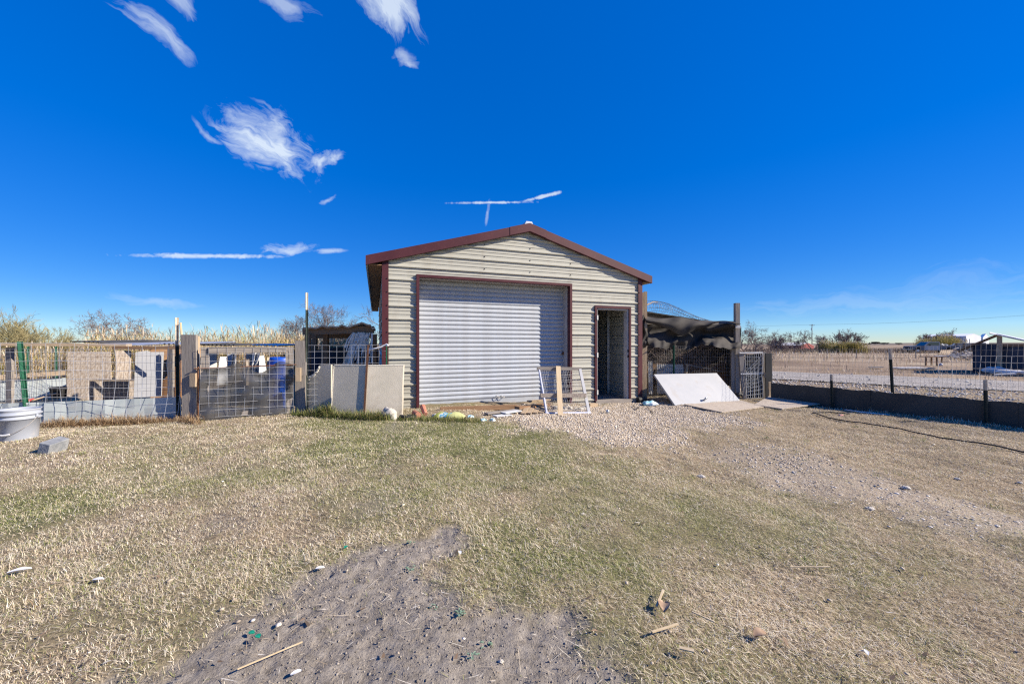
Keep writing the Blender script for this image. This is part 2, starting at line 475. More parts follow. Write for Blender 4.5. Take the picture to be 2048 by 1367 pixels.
class MB:
    def __init__(s):
        s.v, s.f, s.uv = [], [], []

    def quadbox(s, c, ax, ay, az):
        """box from a centre and three half-extent vectors"""
        c, ax, ay, az = Vector(c), Vector(ax), Vector(ay), Vector(az)
        b = len(s.v)
        sg = [(-1, -1, -1), (1, -1, -1), (1, 1, -1), (-1, 1, -1), (-1, -1, 1), (1, -1, 1), (1, 1, 1), (-1, 1, 1)]
        for i, j, k in sg:
            s.v.append(tuple(c + ax * i + ay * j + az * k))
        L = [ax.length, ay.length, az.length]
        m = L.index(max(L))
        o = [n for n in range(3) if n != m]
        ou, ov = random.random() * 9, random.random() * 9
        for f in ((0, 3, 2, 1), (4, 5, 6, 7), (0, 1, 5, 4), (1, 2, 6, 5), (2, 3, 7, 6), (3, 0, 4, 7)):
            s.f.append(tuple(b + q for q in f))
            s.uv.append([(sg[q][m] * L[m] + ou, sg[q][o[0]] * L[o[0]] + sg[q][o[1]] * L[o[1]] + ov) for q in f])
        return s

    def box(s, x0, x1, y0, y1, z0, z1):
        return s.quadbox(((x0 + x1) / 2, (y0 + y1) / 2, (z0 + z1) / 2), ((x1 - x0) / 2, 0, 0), (0, (y1 - y0) / 2, 0), (0, 0, (z1 - z0) / 2))

    def beam(s, p, q, w, t, side=None):
        """plank from p to q; w across (along side), t thick"""
        p, q = Vector(p), Vector(q)
        d = (q - p)
        dn = d.normalized()
        if side is None:
            side = dn.cross(Z) if abs(dn.z) < 0.95 else Vector((1, 0, 0))
        side = Vector(side)
        side = (side - dn * side.dot(dn)).normalized()
        n = dn.cross(side)
        return s.quadbox((p + q) / 2, d / 2, side * w / 2, n * t / 2)

    def tube(s, pts, r, n=6, cap=True):
        pts = [Vector(p) for p in pts]
        rs = r if isinstance(r, (list, tuple)) else [r] * len(pts)
        b = len(s.v)
        up = None
        for i, p in enumerate(pts):
            d = (pts[min(i + 1, len(pts) - 1)] - pts[max(i - 1, 0)]).normalized()
            if up is None:
                up = d.cross(Vector((0.3, 0.2, 1)) if abs(d.z) < 0.9 else Vector((1, 0.1, 0))).normalized()
            up = (up - d * up.dot(d)).normalized()
            w = d.cross(up)
            for k in range(n):
                a = 2 * math.pi * k / n
                s.v.append(tuple(p + (up * math.cos(a) + w * math.sin(a)) * rs[i]))
        for i in range(len(pts) - 1):
            for k in range(n):
                k2 = (k + 1) % n
                s.f.append((b + i * n + k, b + i * n + k2, b + (i + 1) * n + k2, b + (i + 1) * n + k))
                s.uv.append([(i * .2, k * .02), (i * .2, k * .02 + .02), (i * .2 + .2, k * .02 + .02), (i * .2 + .2, k * .02)])
        if cap and n > 3:
            for i, rev in ((0, True), (len(pts) - 1, False)):
                f = [b + i * n + k for k in range(n)]
                s.f.append(tuple(f[::-1] if rev else f))
                s.uv.append([(0, 0)] * n)
        return s

    def grid(s, pts):
        """pts[i][j] -> quads"""
        b, n, m = len(s.v), len(pts), len(pts[0])
        for row in pts:
            s.v.extend(tuple(p) for p in row)
        for i in range(n - 1):
            for j in range(m - 1):
                q = (b + i * m + j, b + i * m + j + 1, b + (i + 1) * m + j + 1, b + (i + 1) * m + j)
                s.f.append(q)
                s.uv.append([(j * .05, i * .05), (j * .05 + .05, i * .05), (j * .05 + .05, i * .05 + .05), (j * .05, i * .05 + .05)])
        return s

    def prism(s, poly, ex):
        """planar polygon (points) swept along ex"""
        b, n = len(s.v), len(poly)
        ex = Vector(ex)
        p0 = [Vector(p) for p in poly]
        s.v.extend(tuple(p) for p in p0)
        s.v.extend(tuple(p + ex) for p in p0)
        e1 = (p0[1] - p0[0]).normalized()
        nn = ex.normalized()
        e2 = nn.cross(e1)
        uv = [((p - p0[0]).dot(e1), (p - p0[0]).dot(e2)) for p in p0]
        s.f.append(tuple(range(b, b + n))[::-1])
        s.uv.append(uv[::-1])
        s.f.append(tuple(range(b + n, b + 2 * n)))
        s.uv.append(uv)
        for i in range(n):
            j = (i + 1) % n
            s.f.append((b + i, b + j, b + n + j, b + n + i))
            s.uv.append([uv[i], uv[j], (uv[j][0], uv[j][1] + ex.length), (uv[i][0], uv[i][1] + ex.length)])
        return s

    def lathe(s, c, prof, n=32):
        """prof: list of (radius, z); closed ends where the radius is 0"""
        b = len(s.v)
        c = Vector(c)
        for r_, z_ in prof:
            for k in range(n):
                a = 2 * math.pi * k / n
                s.v.append((c.x + r_ * math.cos(a), c.y + r_ * math.sin(a), c.z + z_))
        for i in range(len(prof) - 1):
            for k in range(n):
                k2 = (k + 1) % n
                s.f.append((b + i * n + k, b + i * n + k2, b + (i + 1) * n + k2, b + (i + 1) * n + k))
                s.uv.append([(k / n, i), ((k + 1) / n, i), ((k + 1) / n, i + 1), (k / n, i + 1)])
        return s

    def blob(s, c, rx, ry, rz, seed=0, rough=0.2, n=10, m=7):
        rr = random.Random(seed)
        c = Vector(c)
        ph = [rr.random() * 6.28 for _ in range(6)]
        b = len(s.v)
        for i in range(m + 1):
            th = math.pi * i / m
            for k in range(n):
                a = 2 * math.pi * k / n
                q = 1 + rough * (math.sin(2 * a + ph[0] + 3 * th) * .5 + math.sin(3 * a + ph[1] - 2 * th) * .35 + math.sin(5 * th + ph[2] + a) * .3 + rr.uniform(-.25, .25))
                if i in (0, m):
                    q = 1
                s.v.append((c.x + rx * q * math.sin(th) * math.cos(a), c.y + ry * q * math.sin(th) * math.sin(a), c.z + rz * q * math.cos(th)))
        for i in range(m):
            for k in range(n):
                k2 = (k + 1) % n
                s.f.append((b + i * n + k, b + (i + 1) * n + k, b + (i + 1) * n + k2, b + i * n + k2))
                s.uv.append([(0, 0)] * 4)
        return s

    def build(s, name, m, parent=None, loc=None, smooth=False, kind=None):
        if loc is None:
            loc = LOC[parent.name] if parent is not None else Vector((0, 0, 0))
        loc = Vector(loc)
        me = bpy.data.meshes.new(name)
        me.from_pydata([(x - loc.x, y - loc.y, z - loc.z) for x, y, z in s.v], [], s.f)
        uvl = me.uv_layers.new(name='UVMap')
        flat = [c for f in s.uv for p in f for c in p]
        uvl.data.foreach_set('uv', flat)
        me.materials.append(M[m] if isinstance(m, str) else m)
        if smooth:
            me.polygons.foreach_set('use_smooth', [True] * len(me.polygons))
        me.update()
        o = bpy.data.objects.new(name, me)
        C.objects.link(o)
        if parent is not None:
            o.parent = parent
        else:
            o.location = loc
        LOC[o.name] = loc
        if kind:
            o['kind'] = kind
        return o

    def base(s):
        a = np.array(s.v)
        return Vector(((a[:, 0].min() + a[:, 0].max()) / 2, (a[:, 1].min() + a[:, 1].max()) / 2, a[:, 2].min()))


def tag(o, label, cat, group=None):
    o['label'] = label
    o['category'] = cat
    if group:
        o['group'] = group
    return o


def thing(name, label, cat, loc, group=None):
    o = bpy.data.objects.new(name, None)
    o.empty_display_size = 0.2
    C.objects.link(o)
    o.location = loc
    LOC[o.name] = Vector(loc)
    return tag(o, label, cat, group)


def single(name, mb, m, label, cat, group=None, smooth=False):
    return tag(mb.build(name, m, None, mb.base(), smooth), label, cat, group)


def npmesh(name, verts, faces_idx, loop_tot, m, tint=None, kind='stuff', smooth=False, parent=None):
    """fast mesh from numpy arrays: faces_idx flat, loop_tot = corners per face (constant)"""
    me = bpy.data.meshes.new(name)
    nf = len(faces_idx) // loop_tot
    me.vertices.add(len(verts))
    me.vertices.foreach_set('co', np.asarray(verts, np.float32).ravel())
    me.loops.add(len(faces_idx))
    me.loops.foreach_set('vertex_index', np.asarray(faces_idx, np.int32))
    me.polygons.add(nf)
    me.polygons.foreach_set('loop_start', np.arange(0, nf * loop_tot, loop_tot, dtype=np.int32))
    if smooth:
        me.polygons.foreach_set('use_smooth', np.ones(nf, bool))
    me.update(calc_edges=True)
    if tint is not None:
        at = me.attributes.new('tint', 'FLOAT_COLOR', 'POINT')
        t4 = np.ones((len(verts), 4), np.float32)
        t4[:, :3] = tint
        at.data.foreach_set('color', t4.ravel())
    me.materials.append(M[m] if isinstance(m, str) else m)
    o = bpy.data.objects.new(name, me)
    C.objects.link(o)
    if parent:
        o.parent = parent
    if kind:
        o['kind'] = kind
    return o


# ------------------------------------------------------------------ garage frame of reference
FO = Vector((-2.256, 6.61, 0))
FA = Vector((0.94, 0.3413, 0)).normalized()
FN = Vector((0.3413, -0.94, 0)).normalized()
W, D = 5.479, 9.6


def FW(u, n, z):
    p = FO + FA * u + FN * n
    return Vector((p.x, p.y, z))


def UF(px, n=0.0):
    k = (px - CX) / F
    o = FO + FN * n
    return (k * o.y - o.x) / (FA.x - k * FA.y)


def ZF(px, py, n=0.0):
    u = UF(px, n)
    return H + (HY - py) * FW(u, n, 0).y / F


# ------------------------------------------------------------------ ground
def in_poly(x, y, poly):
    ins = np.zeros(x.shape, bool)
    dist = np.full(x.shape, 1e9)
    n = len(poly)
    for i in range(n):
        (x1, y1), (x2, y2) = poly[i], poly[(i + 1) % n]
        if y1 != y2:
            cnd = ((y1 > y) != (y2 > y)) & (x < (x2 - x1) * (y - y1) / (y2 - y1) + x1)
            ins ^= cnd
        dx, dy = x2 - x1, y2 - y1
        t = np.clip(((x - x1) * dx + (y - y1) * dy) / (dx * dx + dy * dy + 1e-12), 0, 1)
        dist = np.minimum(dist, np.hypot(x - x1 - t * dx, y - y1 - t * dy))
    return np.where(ins, dist, -dist)


def gpoly(pts):
    return [(G(*p).x, G(*p).y) for p in pts]


DIRT = gpoly([(610, 1135), (690, 1092), (760, 1076), (885, 1060), (900, 1090), (858, 1130), (905, 1170), (930, 1198), (985, 1192), (1060, 1196), (1110, 1190),
              (1160, 1194), (1192, 1232), (1212, 1290), (1225, 1400), (1235, 1500), (-150, 1500), (60, 1400), (250, 1335), (400, 1292), (520, 1235), (570, 1180)])
GRAVEL = gpoly([(955, 842), (1000, 822), (1060, 806), (1290, 799), (1400, 812), (1520, 832), (1530, 850), (1440, 872), (1350, 893), (1230, 905), (1120, 880), (1040, 862)])
STRIP = gpoly([(1440, 905), (1500, 893), (1640, 915), (1790, 955), (1930, 1005), (2100, 1050), (2200, 1095), (2048, 1085), (1860, 1045), (1700, 1012), (1560, 975), (1470, 940)])
SPOTS = [(gpoly([(370, 1045), (420, 1022), (460, 1030), (450, 1052), (400, 1060)]), 0.35), (gpoly([(695, 1015), (740, 995), (790, 1005), (760, 1030), (710, 1045)]), 0.35),
         (gpoly([(740, 855), (790, 842), (830, 850), (800, 866), (750, 868)]), 0.45), (gpoly([(480, 905), (500, 896), (530, 900), (510, 911)]), 0.4),
         (gpoly([(1900, 1140), (2048, 1100), (2150, 1150), (2048, 1200), (1950, 1180)]), 0.15)]
GREENS = [(900, 875, 0.9, 1.0), (1010, 868, 0.8, 1.0), (700, 845, 0.5, 0.9), (60, 1015, 0.35, 0.8), (420, 960, 0.5, 0.5), (1030, 1085, 0.35, 0.7), (1240, 1150, 0.3, 0.6),
          (860, 960, 0.7, 0.45), (1240, 1330, 0.35, 0.55), (1330, 1000, 0.8, 0.3), (640, 900, 0.9, 0.5), (2000, 870, 0.8, 0.2)]


def zones(x, y):
    e = (vnoise(x, y, 3, 1) - .5) * 0.30 + (vnoise(x, y, 11, 2) - .5) * 0.16 + (vnoise(x, y, 31, 3) - .5) * .08
    dirt = sstep(-0.10, 0.08, in_poly(x, y, DIRT) + e * 0.95)
    for poly, a in SPOTS:
        dirt = np.maximum(dirt, a * sstep(-0.12, 0.1, in_poly(x, y, poly) + e))
    strip = sstep(-0.22, 0.22, in_poly(x, y, STRIP) + e * 1.6)
    dirt = np.maximum(dirt, strip * 0.3)
    gravel = sstep(-0.12, 0.55, in_poly(x, y, GRAVEL) + e * 2.6 + (vnoise(x, y, 1.6, 6) - .5) * .4)
    gravel = np.maximum(gravel, strip * (.45 + .5 * vnoise(x, y, 2.2, 3)))
    green = (vnoise(x, y, 1.1, 4) - .45) * 0.9 + (vnoise(x, y, 4.5, 5) - .5) * 0.6
    for px, py, r, a in GREENS:
        g = G(px, py)
        green = green + a * np.exp(-(((x - g.x) / (r * 1.5)) ** 2 + ((y - g.y) / r) ** 2))
    green = green - 0.35 * sstep(1.5, 4.0, x) * sstep(2.0, 4, y)
    return dirt, gravel, np.clip(green, 0, 1), strip


ROADA = Vector((12.3, 17.7, 0))
ROADD = Vector((0.755, -0.656, 0)).normalized()
ROADN = Vector((ROADD.y, -ROADD.x, 0))          # towards the fence


def road_s(x, y):
    """metres from the far edge of the road towards the camera"""
    return (x - ROADA.x) * ROADN.x + (y - ROADA.y) * ROADN.y


def gheight(x, y):
    dirt, gravel, green, strip = zones(x, y)
    near = sstep(14, 9, y)
    z = gbase(x, y)
    z = z + near * ((vnoise(x, y, 0.9, 6) - .5) * 0.05 + (vnoise(x, y, 3, 7) - .5) * 0.03 + (vnoise(x, y, 9, 1) - .5) * 0.014)
    rough = (vnoise(x, y, 14, 2) - .5) * 0.009 + (vnoise(x, y, 33, 3) - .5) * 0.015 + (vnoise(x, y, 6, 4) - .5) * 0.012 + (vnoise(x, y, 62, 5) - .5) * .014 + (vnoise(x, y, 24, 7) - .5) * .007
    z = z + near * dirt * (rough * 0.85 - 0.018)
    z = z + near * gravel * 0.015
    return z


def axis(pts):
    out = []
    for a, b, st in pts:
        out.append(np.arange(a, b - 1e-6, st))
    return np.concatenate(out)


gx = np.concatenate([-np.geomspace(900, 9.2, 40), axis([(-9, -2.6, .04), (-2.6, 2.2, .016), (2.2, 10, .04)]), np.geomspace(10, 900, 44)])
gy = np.concatenate([-np.geomspace(60, 0.8, 14), axis([(-.6, .9, .1), (.9, 2.5, .014), (2.5, 5, .03), (5, 10, .05)]), np.geomspace(10, 1600, 56)])
XX, YY = np.meshgrid(gx, gy, indexing='ij')
ZZ = gheight(XX, YY)
d_, g_, gr_, st_ = zones(XX, YY)
nx_, ny_ = XX.shape
vid = np.arange(nx_ * ny_).reshape(nx_, ny_)
quads = np.stack([vid[:-1, :-1], vid[1:, :-1], vid[1:, 1:], vid[:-1, 1:]], -1).reshape(-1)
GM = bpy.data.materials.new('ground_soil')
GM.use_nodes = True


def ground_material():
    N, L = GM.node_tree.nodes, GM.node_tree.links
    b = N['Principled BSDF']
    b.inputs['Roughness'].default_value = 0.95
    b.inputs['Specular IOR Level'].default_value = 0.1
    at = N.new('ShaderNodeAttribute')
    at.attribute_name = 'tint'
    sep = N.new('ShaderNodeSeparateColor')
    L.new(at.outputs['Color'], sep.inputs[0])
    tcn = N.new('ShaderNodeTexCoord')

    def noise(scale, detail=6, rough=.6):
        n = N.new('ShaderNodeTexNoise')
        n.inputs['Scale'].default_value = scale
        n.inputs['Detail'].default_value = detail
        n.inputs['Roughness'].default_value = rough
        L.new(tcn.outputs['Object'], n.inputs['Vector'])
        return n.outputs[0]

    def ramp(f, c):
        r = N.new('ShaderNodeValToRGB')
        while len(r.color_ramp.elements) < len(c):
            r.color_ramp.elements.new(0.5)
        for e, (p, q) in zip(r.color_ramp.elements, c):
            e.position = p
            e.color = (*q, 1)
        L.new(f, r.inputs[0])
        return r.outputs[0]

    def mix(f, a, c):
        m = N.new('ShaderNodeMix')
        m.data_type = 'RGBA'
        L.new(f, m.inputs[0])
        L.new(a, m.inputs[6])
        L.new(c, m.inputs[7])
        return m.outputs[2]
    thatch = ramp(noise(60, 5), [(0.3, (0.12, 0.092, 0.065)), (0.5, (0.27, 0.212, 0.14)), (0.7, (0.42, 0.342, 0.232))])
    green = ramp(noise(40, 5), [(0.3, (0.07, 0.075, 0.03)), (0.7, (0.20, 0.20, 0.09))])
    dirt = ramp(noise(22, 8, .7), [(0.3, (0.155, 0.136, 0.113)), (0.5, (0.265, 0.236, 0.203)), (0.72, (0.345, 0.312, 0.27))])
    grav = ramp(noise(55, 4, .7), [(0.33, (0.22, 0.17, 0.12)), (0.5, (0.41, 0.34, 0.255)), (0.62, (0.56, 0.49, 0.395))])
    c = mix(sep.outputs[2], thatch, green)
    c = mix(sep.outputs[0], c, dirt)
    c = mix(sep.outputs[1], c, grav)
    # far country: dry grass with brown weeds in broad patches
    far = ramp(noise(0.13, 8, .65), [(0.32, (0.155, 0.112, 0.082)), (0.5, (0.265, 0.20, 0.142)), (0.68, (0.37, 0.30, 0.21))])
    geo = N.new('ShaderNodeSeparateXYZ')
    L.new(tcn.outputs['Object'], geo.inputs[0])
    mr = N.new('ShaderNodeMapRange')
    mr.inputs[1].default_value = 9.5
    mr.inputs[2].default_value = 14
    L.new(geo.outputs[1], mr.inputs[0])
    c = mix(mr.outputs[0], c, far)
    L.new(c, b.inputs['Base Color'])
    bp = N.new('ShaderNodeBump')
    bp.inputs['Strength'].default_value = 0.8
    bp.inputs['Distance'].default_value = 0.02
    L.new(noise(90, 6, .7), bp.inputs['Height'])
    L.new(bp.outputs[0], b.inputs['Normal'])


ground_material()
npmesh('ground', np.stack([XX.ravel(), YY.ravel(), ZZ.ravel()], -1), quads, 4, GM,
       np.stack([d_.ravel(), g_.ravel(), gr_.ravel()], -1), kind='structure', smooth=True)


def ghz(x, y):
    return gheight(np.atleast_1d(np.asarray(x, float)), np.atleast_1d(np.asarray(y, float)))


# gravel road beyond the right fence
rm = mat('pale_gravel', (0.23, 0.21, 0.19), (0.36, 0.335, 0.305), 5, 0.95, bump=0.9, bscale=30, c3=(0.2, 0.185, 0.165), s3=14, a3=0.5, bdist=0.03)
rd = []
for i in range(41):
    s_ = -34 + i * 2.0
    row = []
    for j in range(7):
        w_ = j * 0.8 + (random.uniform(-.25, .25) if j in (0, 6) else 0)
        p = ROADA + ROADD * s_ + ROADN * w_
        row.append((p.x, p.y, gz(p.x, p.y) + 0.03 + 0.02 * math.sin(j * 1.05)))
    rd.append(row)
MB().grid(rd).build('gravel_road', rm, kind='structure')

# low rise along the horizon
hm = mat('far_scrubland', (0.085, 0.075, 0.065), (0.15, 0.12, 0.09), 0.02, 0.95)
hr = []
for i in range(121):
    x = -1500 + i * 25
    hgt = 2.4 + 1.2 * math.sin(i * .21) + 0.7 * math.sin(i * .77 + 1)
    hr.append([(x, 640, -0.4), (x, 700, hgt), (x, 900, hgt * 1.05), (x, 1000, -0.4)])
MB().grid(hr).build('hills', hm, kind='structure')

# ------------------------------------------------------------------ garage
garage = thing('garage', 'cream ribbed metal garage with maroon trim and a white roll-up door', 'garage', FW(0, 0, 0))
DU0, DU1 = UF(838), UF(1137.5)
DZ1 = 2.36
MU0, MU1 = UF(1192), UF(1256.5)
MZ0, MZ1 = -0.07, 1.93
SL = 0.289
PER = 0.235
PROF = [(0, 0), (.012, .030), (.034, .030), (.052, 0), (.100, 0), (.106, .008), (.120, .008), (.126, 0), (.168, 0), (.174, .008), (.188, .008), (.194, 0)]


def spans(z):
    a, b = 0.0, W
    if z > 2.66:
        a = (z - 2.66) / SL
        b = W - a
    cuts = []
    if z < DZ1:
        cuts.append((DU0, DU1))
    if MZ0 - .08 < z < MZ1:
        cuts.append((MU0, MU1))
    out, c0 = [], a
    for p, q in cuts:
        out.append((c0, p))
        c0 = q
    out.append((c0, b))
    return [(p, q) for p, q in out if q - p > 0.02]


prof = []
k = 0
z0 = -0.30
while z0 + k * PER < 3.5:
    for dz, dn in PROF:
        prof.append((z0 + k * PER + dz, dn))
    k += 1
for zc in (DZ1, MZ1, MZ0 - .08, 2.66):
    for i in range(len(prof) - 1):
        if prof[i][0] < zc < prof[i + 1][0]:
            t = (zc - prof[i][0]) / (prof[i + 1][0] - prof[i][0])
            prof.insert(i + 1, (zc, prof[i][1] * (1 - t) + prof[i + 1][1] * t))
            break
rows = {}
for (za, na), (zb, nb) in zip(prof[:-1], prof[1:]):
    r_ = int((za - z0 + 1e-6) / (PER * 4))
    sa, sb = spans(za + 1e-5), spans(zb - 1e-5)
    mb = rows.setdefault(r_, {})
    for i, ((p, q), (p2, q2)) in enumerate(zip(sa, sb)):
        m_ = mb.setdefault(i, MB())
        m_.grid([[FW(p, na, za), FW(q, na, za)], [FW(p2, nb, zb), FW(q2, nb, zb)]])
for r_, mm in sorted(rows.items()):
    for i, m_ in sorted(mm.items()):
        m_.build('wall_panel', 'siding', garage)

# side walls, back wall (ribbed the same way)


def ribwall(fn, L, ztop, nm):
    m_ = MB()
    for (za, na), (zb, nb) in zip(prof[:-1], prof[1:]):
        if za > ztop:
            break
        m_.grid([[fn(0, na, za), fn(L, na, za)], [fn(0, nb, zb), fn(L, nb, zb)]])
    m_.build(nm, 'siding', garage)


ribwall(lambda s, n, z: FW(-n, -s, z), D, 2.6, 'side_wall')
ribwall(lambda s, n, z: FW(W + n, -s, z), D, 2.6, 'side_wall')
m_ = MB()
m_.prism([FW(0, -D, -.3), FW(W, -D, -.3), FW(W, -D, 2.6), FW(W / 2, -D, 3.39), FW(0, -D, 2.6)], FN * -0.03)
m_.build('back_wall', 'siding', garage)
MB().prism([FW(.02, -.02, -.1), FW(W - .02, -.02, -.1), FW(W - .02, -D + .01, -.1), FW(.02, -D + .01, -.1)], (0, 0, -.25)).build('floor', 'concrete', garage)

m_ = MB()
for (za, na), (zb, nb) in zip(prof[:-1], prof[1:]):
    if za > 2.5:
        break
    m_.grid([[FW(W - .012 + na * .8, -.05, za), FW(W - .012 + na * .8, -D + .05, za)], [FW(W - .012 + nb * .8, -.05, zb), FW(W - .012 + nb * .8, -D + .05, zb)]])
m_.build('brightening_skin', 'inner_bright', garage)  # separate pale skin added to lift the light seen through the doorway

# corner posts (trim wraps both faces)
for u0, s_ in ((0, -1), (W, 1)):
    t = MB()
    e = u0 + s_ * .035
    i_ = u0 - s_ * .075
    t.prism([FW(e, .04, -.25), FW(i_, .04, -.25), FW(i_, .034, -.25), FW(e - s_ * .006, .034, -.25), FW(e - s_ * .006, -.10, -.25), FW(e, -.10, -.25)], (0, 0, 2.87))
    t.build('corner_trim', 'maroon', garage)

# roof: two slabs, rake trim, eave, ridge
UL, UR, UM = -0.30, W + 0.25, W / 2 + 0.0
ZE = 2.668


def rooftop(u):
    return ZE + SL * ((u - UL) if u < UM else (2 * UM - u - UL))


for ua, ub in ((UL, UM), (UM, UR)):
    n0, n1 = 0.085, -D - .2
    za, zb = rooftop(ua) - .012, rooftop(ub) - .012
    m_ = MB()
    m_.prism([FW(ua, n0, za), FW(ub, n0, zb), FW(ub, n0, zb - .03), FW(ua, n0, za - .03)], FN * (n1 - n0))
    m_.build('roof_sheet', 'rust_tin' if False else 'siding', garage)
    r_ = MB()
    r_.prism([FW(ua, .092, za + .012), FW(ub, .092, zb + .012), FW(ub, .092, zb - .148), FW(ua, .092, za - .148)], FN * .018)
    # the return of the trim over the roof
    r_.prism([FW(ua, .092, za + .0125), FW(ub, .092, zb + .0125), FW(ub, .092, zb + .004), FW(ua, .092, za + .004)], FN * -.10)
    r_.prism([FW(ua, .092, za - .139), FW(ub, .092, zb - .139), FW(ub, .092, zb - .1475), FW(ua, .092, za - .1475)], FN * -.055)
    r_.build('rake_trim', 'maroon', garage)
# lapped joint pieces of the trim by the ridge
for ua, ub in ((UM - .42, UM), (UM, UM + .36)):
    za, zb = rooftop(ua), rooftop(ub)
    MB().prism([FW(ua, .112, za + .005), FW(ub, .112, zb + .005), FW(ub, .112, zb - .156), FW(ua, .112, za - .156)], FN * .006).build('trim_joint', 'maroon', garage)
rc = MB()
rc.prism([FW(UM - .10, .07, rooftop(UM - .10) + .006), FW(UM - .06, .07, rooftop(UM) + .05), FW(UM + .06, .07, rooftop(UM) + .05), FW(UM + .10, .07, rooftop(UM + .10) + .006), FW(UM, .07, rooftop(UM) + .005)], FN * (-D))
rc.build('ridge_cap', 'galv', garage)
for s_, ue in ((-1, UL), (1, UR)):
    ev = MB()
    ze = rooftop(ue) - .045
    ev.prism([FW(ue, .085, ze), FW(ue - s_ * .03, .085, ze), FW(ue - s_ * .03, .085, ze - .11), FW(ue, .085, ze - .11)], FN * (-D - .28))
    ev.build('eave_trim', 'greymetal', garage)
    sf = MB()
    u1 = 0 if s_ < 0 else W
    sf.prism([FW(ue - s_ * .035, .06, ze - .10), FW(u1 + s_ * .04, .06, ze - .10), FW(u1 + s_ * .04, .06, ze - .085), FW(ue - s_ * .035, .06, ze - .085)], FN * (-D - .2))
    sf.build('soffit', 'brownwood', garage)

# roll-up door
REC = 0.27
trim = MB()
rail = MB()
for a, b, za, zb in ((DU0 - .05, DU0, -.2, DZ1 + .05), (DU1, DU1 + .05, -.2, DZ1 + .05)):
    trim.quadbox(FW((a + b) / 2, 0, (za + zb) / 2), FA * (b - a) / 2, FN * .06, (0, 0, (zb - za) / 2))
    rail.quadbox(FW((a + b) / 2, -.19, (za + zb) / 2), FA * (b - a - .006) / 2, FN * .128, (0, 0, (zb - za) / 2))
trim.quadbox(FW((DU0 + DU1) / 2, 0, DZ1 + .026), FA * ((DU1 - DU0) / 2 - .001), FN * .059, (0, 0, .024))
rail.quadbox(FW((DU0 + DU1) / 2, -.19, DZ1 + .029), FA * ((DU1 - DU0) / 2 - .001), FN * .127, (0, 0, .024))
trim.build('door_frame', 'maroon', garage)
rail.build('guide_rail', 'railmetal', garage)
roll = MB()
roll.quadbox(FW((DU0 + DU1) / 2, -REC - .015, 0.005), FA * ((DU1 - DU0) / 2), FN * .018, (0, 0, .05))
roll = roll.build('roll_up_door', 'curtain', garage)
SLAT = 0.0855
nsl = int((DZ1 - 0.055) / SLAT) + 2
sl = []
for j in range(9):
    t = j / 8
    sl.append((SLAT * t, 0.020 * (max(0.0, math.sin(math.pi * min(1, t * 1.0))) ** 0.75)))
slat_me = None
for i in range(nsl):
    zb = 0.055 + i * SLAT
    if slat_me is None:
        m_ = MB()
        m_.grid([[FW(DU0 - .03, -REC + dn, zb + dz), FW(DU1 + .03, -REC + dn, zb + dz)] for dz, dn in sl])
        o = m_.build('door_slat', 'curtain', roll, loc=LOC[garage.name], smooth=True)
        slat_me = o.data
    else:
        o = bpy.data.objects.new('door_slat', slat_me)
        C.objects.link(o)
        o.parent = roll
        o.location = (0, 0, i * SLAT)
lk = MB()
ul = UF(1131, -REC)
lk.quadbox(FW(ul - .02, -REC + .03, ZF(1131, 706, -REC)), FA * .085, FN * .012, (0, 0, .018))
lk.quadbox(FW(ul - .08, -REC + .035, ZF(1131, 706, -REC)), FA * .02, FN * .018, (0, 0, .03))
lk.build('slide_bolt', 'rust', roll, loc=LOC[garage.name])
hd = MB()
ul = UF(997, -REC)
for du in (-.08, .02):
    hd.tube([FW(ul + du + .1 * q, -REC + .03 + .03 * math.sin(q * 3.14), 0.09 + .025 * math.sin(q * 6.28)) for q in np.linspace(0, 1, 7)], .006, 5)
hd.build('pull_rope', 'wire_dk', roll, loc=LOC[garage.name])

# walk-in door: frame, sill, hinges, strike, the leaf swung inside
fr = MB()
for a, b in ((MU0 - .045, MU0), (MU1, MU1 + .045)):
    fr.quadbox(FW((a + b) / 2, -.03, (MZ0 + MZ1) / 2), FA * (b - a) / 2, FN * .075, (0, 0, (MZ1 - MZ0) / 2 + .045))
fr.quadbox(FW((MU0 + MU1) / 2, -.03, MZ1 + .0235), FA * ((MU1 - MU0) / 2 - .001), FN * .074, (0, 0, .0215))
fr.build('walk_door_frame', 'maroon', garage)
fr = MB()
for a, b in ((MU0 + .001, MU0 + .03), (MU1 - .042, MU1 - .001)):
    fr.quadbox(FW((a + b) / 2, -.05, (MZ0 + MZ1) / 2), FA * (b - a) / 2, FN * .06, (0, 0, (MZ1 - MZ0) / 2 - .002))
fr.quadbox(FW((MU0 + MU1) / 2, -.05, MZ1 - .016), FA * ((MU1 - MU0) / 2 - .045), FN * .059, (0, 0, .014))
fr.build('door_stop', 'railmetal', garage)
MB().quadbox(FW((MU0 + MU1) / 2, -.02, MZ0 - .03), FA * ((MU1 - MU0) / 2 + .04), FN * .09, (0, 0, .035)).build('door_sill', 'oldwood', garage)
for zz in (0.12, 0.92, 1.72):
    MB().quadbox(FW(MU0 + .004, .052, zz), FA * .016, FN * .008, (0, 0, .05)).build('hinge', 'whitedirty', garage)
for zz in (0.88, 1.0):
    MB().quadbox(FW(MU1 - .02, .0125, zz), FA * .012, FN * .004, (0, 0, .026)).build('strike_plate', 'black', garage)
hp = FW(MU0 + .03, -.12, 0)
dd = Vector((.31, .95, 0)).normalized()
MB().quadbox((hp.x + dd.x * .41, hp.y + dd.y * .41, (MZ0 + MZ1) / 2), dd * .41, Vector((dd.y, -dd.x, 0)) * .02, (0, 0, (MZ1 - MZ0) / 2 - .02)).build('door_leaf', 'truckdk', garage)
